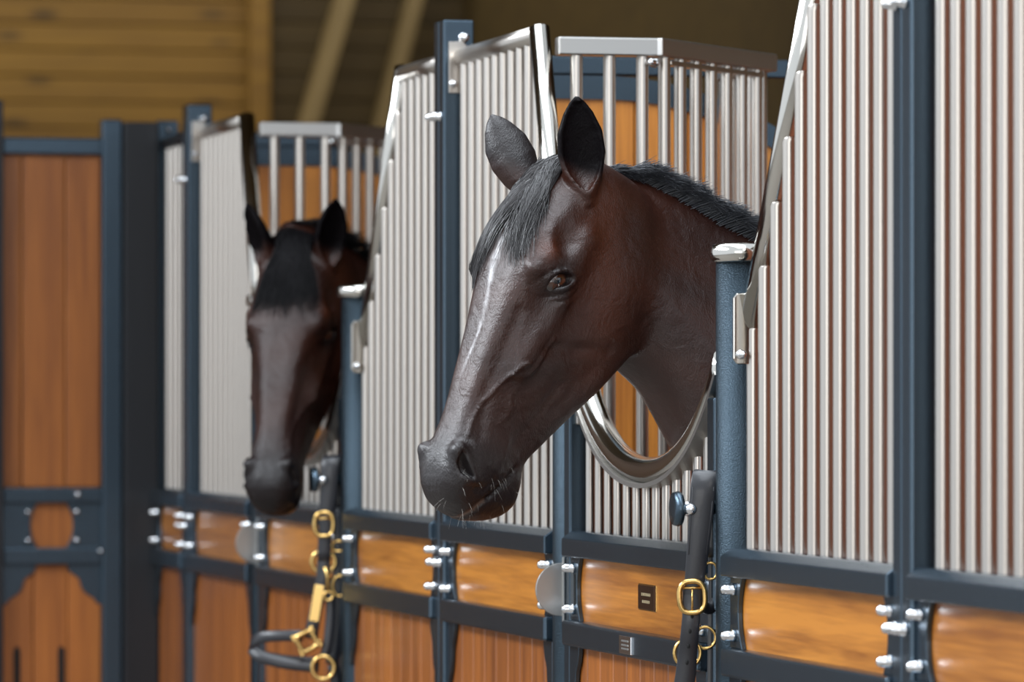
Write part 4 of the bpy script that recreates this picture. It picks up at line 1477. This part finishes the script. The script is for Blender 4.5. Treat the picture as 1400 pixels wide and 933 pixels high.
link('crown_strap', ribbon_me('crown_strap', [L2(462, 700, 0.03), L2(463, 650, 0.03), L2(460, 628, 0.020), L2(455, 623, 0.004), L2(451, 634, -0.010), L2(449, 670, -0.011), L2(445, 715, -0.010), L2(443, 765, -0.008)],
     [0.03, 0.034, 0.038, 0.039, 0.038, 0.036, 0.030, 0.028], LT, [(0, 1, 0), (0, 1, 0), (0, 1, 0.5), (0, 0, 1), (0, -1, 0.3), FRONT, FRONT, FRONT], 'leather'), None, h2)
b2 = link('buckle', tube_me('buckle', oval(0.020, 0.0255, 32, 2.7), 0.0046, 12, 'brass', True), None, h2, (L2(443, 715)[0], -0.015, L2(443, 715)[2]))
link('buckle_bar', tube_me('buckle_bar', [(-0.019, 0.002, 0.012), (0.019, 0.002, 0.012)], 0.0026, 8, 'brass'), None, b2)
link('cheek_strap', ribbon_me('cheek_strap', [L2(443, 745, -0.006), L2(441, 790, -0.008), L2(434, 820, -0.008), L2(428, 852, -0.008), L2(424, 870, -0.006)], [0.028, 0.028, 0.026, 0.028, 0.030], LT, FRONT, 'leather'), None, h2)
link('side_ring', tube_me('side_ring', oval(0.025, 0.024, 28, 2.0), 0.0048, 10, 'brass', True), None, h2, (L2(442, 766)[0], 0.000, L2(442, 766)[2]))
link('name_plate', box_me(0.021, 0.003, 0.078, 'brass', 0.001), None, h2, (L2(433, 822)[0], -0.0125, L2(433, 822)[2]), (0, 0.16, 0))
sq = link('square_fitting', tube_me('square_fitting', oval(0.0185, 0.0185, 24, 6.0, tilt=0.5), 0.0058, 10, 'brass', True), None, h2, (L2(420, 873)[0], -0.018, L2(420, 873)[2]))
for s in (-1, 1):
    for q in (-1, 1):
        link('fitting_lug', box_me(0.009, 0.007, 0.016, 'brass', 0.002), None, sq, ((s * 0.022) * math.cos(0.5) - q * 0.017 * math.sin(0.5), 0, s * 0.022 * math.sin(0.5) + q * 0.017 * math.cos(0.5)), (0, -0.5, 0))
link('noseband', ribbon_me('noseband', [L2(415, 866, -0.012), L2(392, 866, -0.010), L2(362, 868, 0.002), L2(344, 876, 0.030), L2(343, 888, 0.06), L2(358, 897, 0.085), L2(390, 903, 0.085), L2(430, 905, 0.06)],
     0.024, 0.005, [(0, -1, 0.1), (0, -1, 0.1), (-0.5, -1, 0.1), (-1, -0.4, 0.2), (-1, 0.3, 0.3), (-0.3, -1, 0.4), (0, -1, 0.3), (0, -1, 0.2)], 'leather'), None, h2)
link('noseband_padding', ribbon_me('noseband_padding', [L2(346, 884, 0.012), L2(356, 894, 0.000), L2(385, 902, -0.006), L2(412, 906, -0.006), L2(436, 908, -0.004)], 0.026, 0.008, (0, -1, 0.25), 'leather'), None, h2)
link('chin_ring', tube_me('chin_ring', oval(0.0235, 0.0245, 28, 2.0), 0.0052, 12, 'brass', True), None, h2, (L2(442, 909)[0], -0.012, L2(442, 909)[2]))
link('throat_strap', ribbon_me('throat_strap', [L2(462, 690, 0.03), L2(463, 760, 0.028), L2(462, 830, 0.022), L2(458, 880, 0.012), L2(452, 905, 0.0)], 0.026, LT, (0.2, -1, 0), 'leather'), None, h2)
link('throat_strap', ribbon_me('throat_strap', [L2(450, 790, 0.010), L2(452, 830, 0.006), L2(449, 870, 0.0), L2(443, 896, -0.004)], 0.022, LT, (0.1, -1, 0), 'leather'), None, h2)
link('chin_strap', ribbon_me('chin_strap', [L2(455, 905, 0.004), L2(460, 935, 0.008), L2(462, 985, 0.010)], 0.026, LT, (0.1, -1, 0), 'leather'), None, h2)
sn = link('snap_hook', tube_me('snap_hook', [L2(444, 772, -0.012), L2(448, 786, -0.012), L2(449, 806, -0.012)], 0.0042, 10, 'brass'), None, h2)
link('snap_eye', tube_me('snap_eye', oval(0.0095, 0.0095, 20, 2.0), 0.0034, 8, 'brass', True), None, sn, L2(449, 812, -0.012))
link('back_ring', tube_me('back_ring', oval(0.015, 0.022, 22, 2.0), 0.0036, 8, 'brass', True), None, h2, L2(464, 799, 0.004))
link('small_buckle', tube_me('small_buckle', oval(0.013, 0.011, 20, 2.4), 0.0028, 8, 'brass', True), None, h2, L2(462, 745, 0.002))
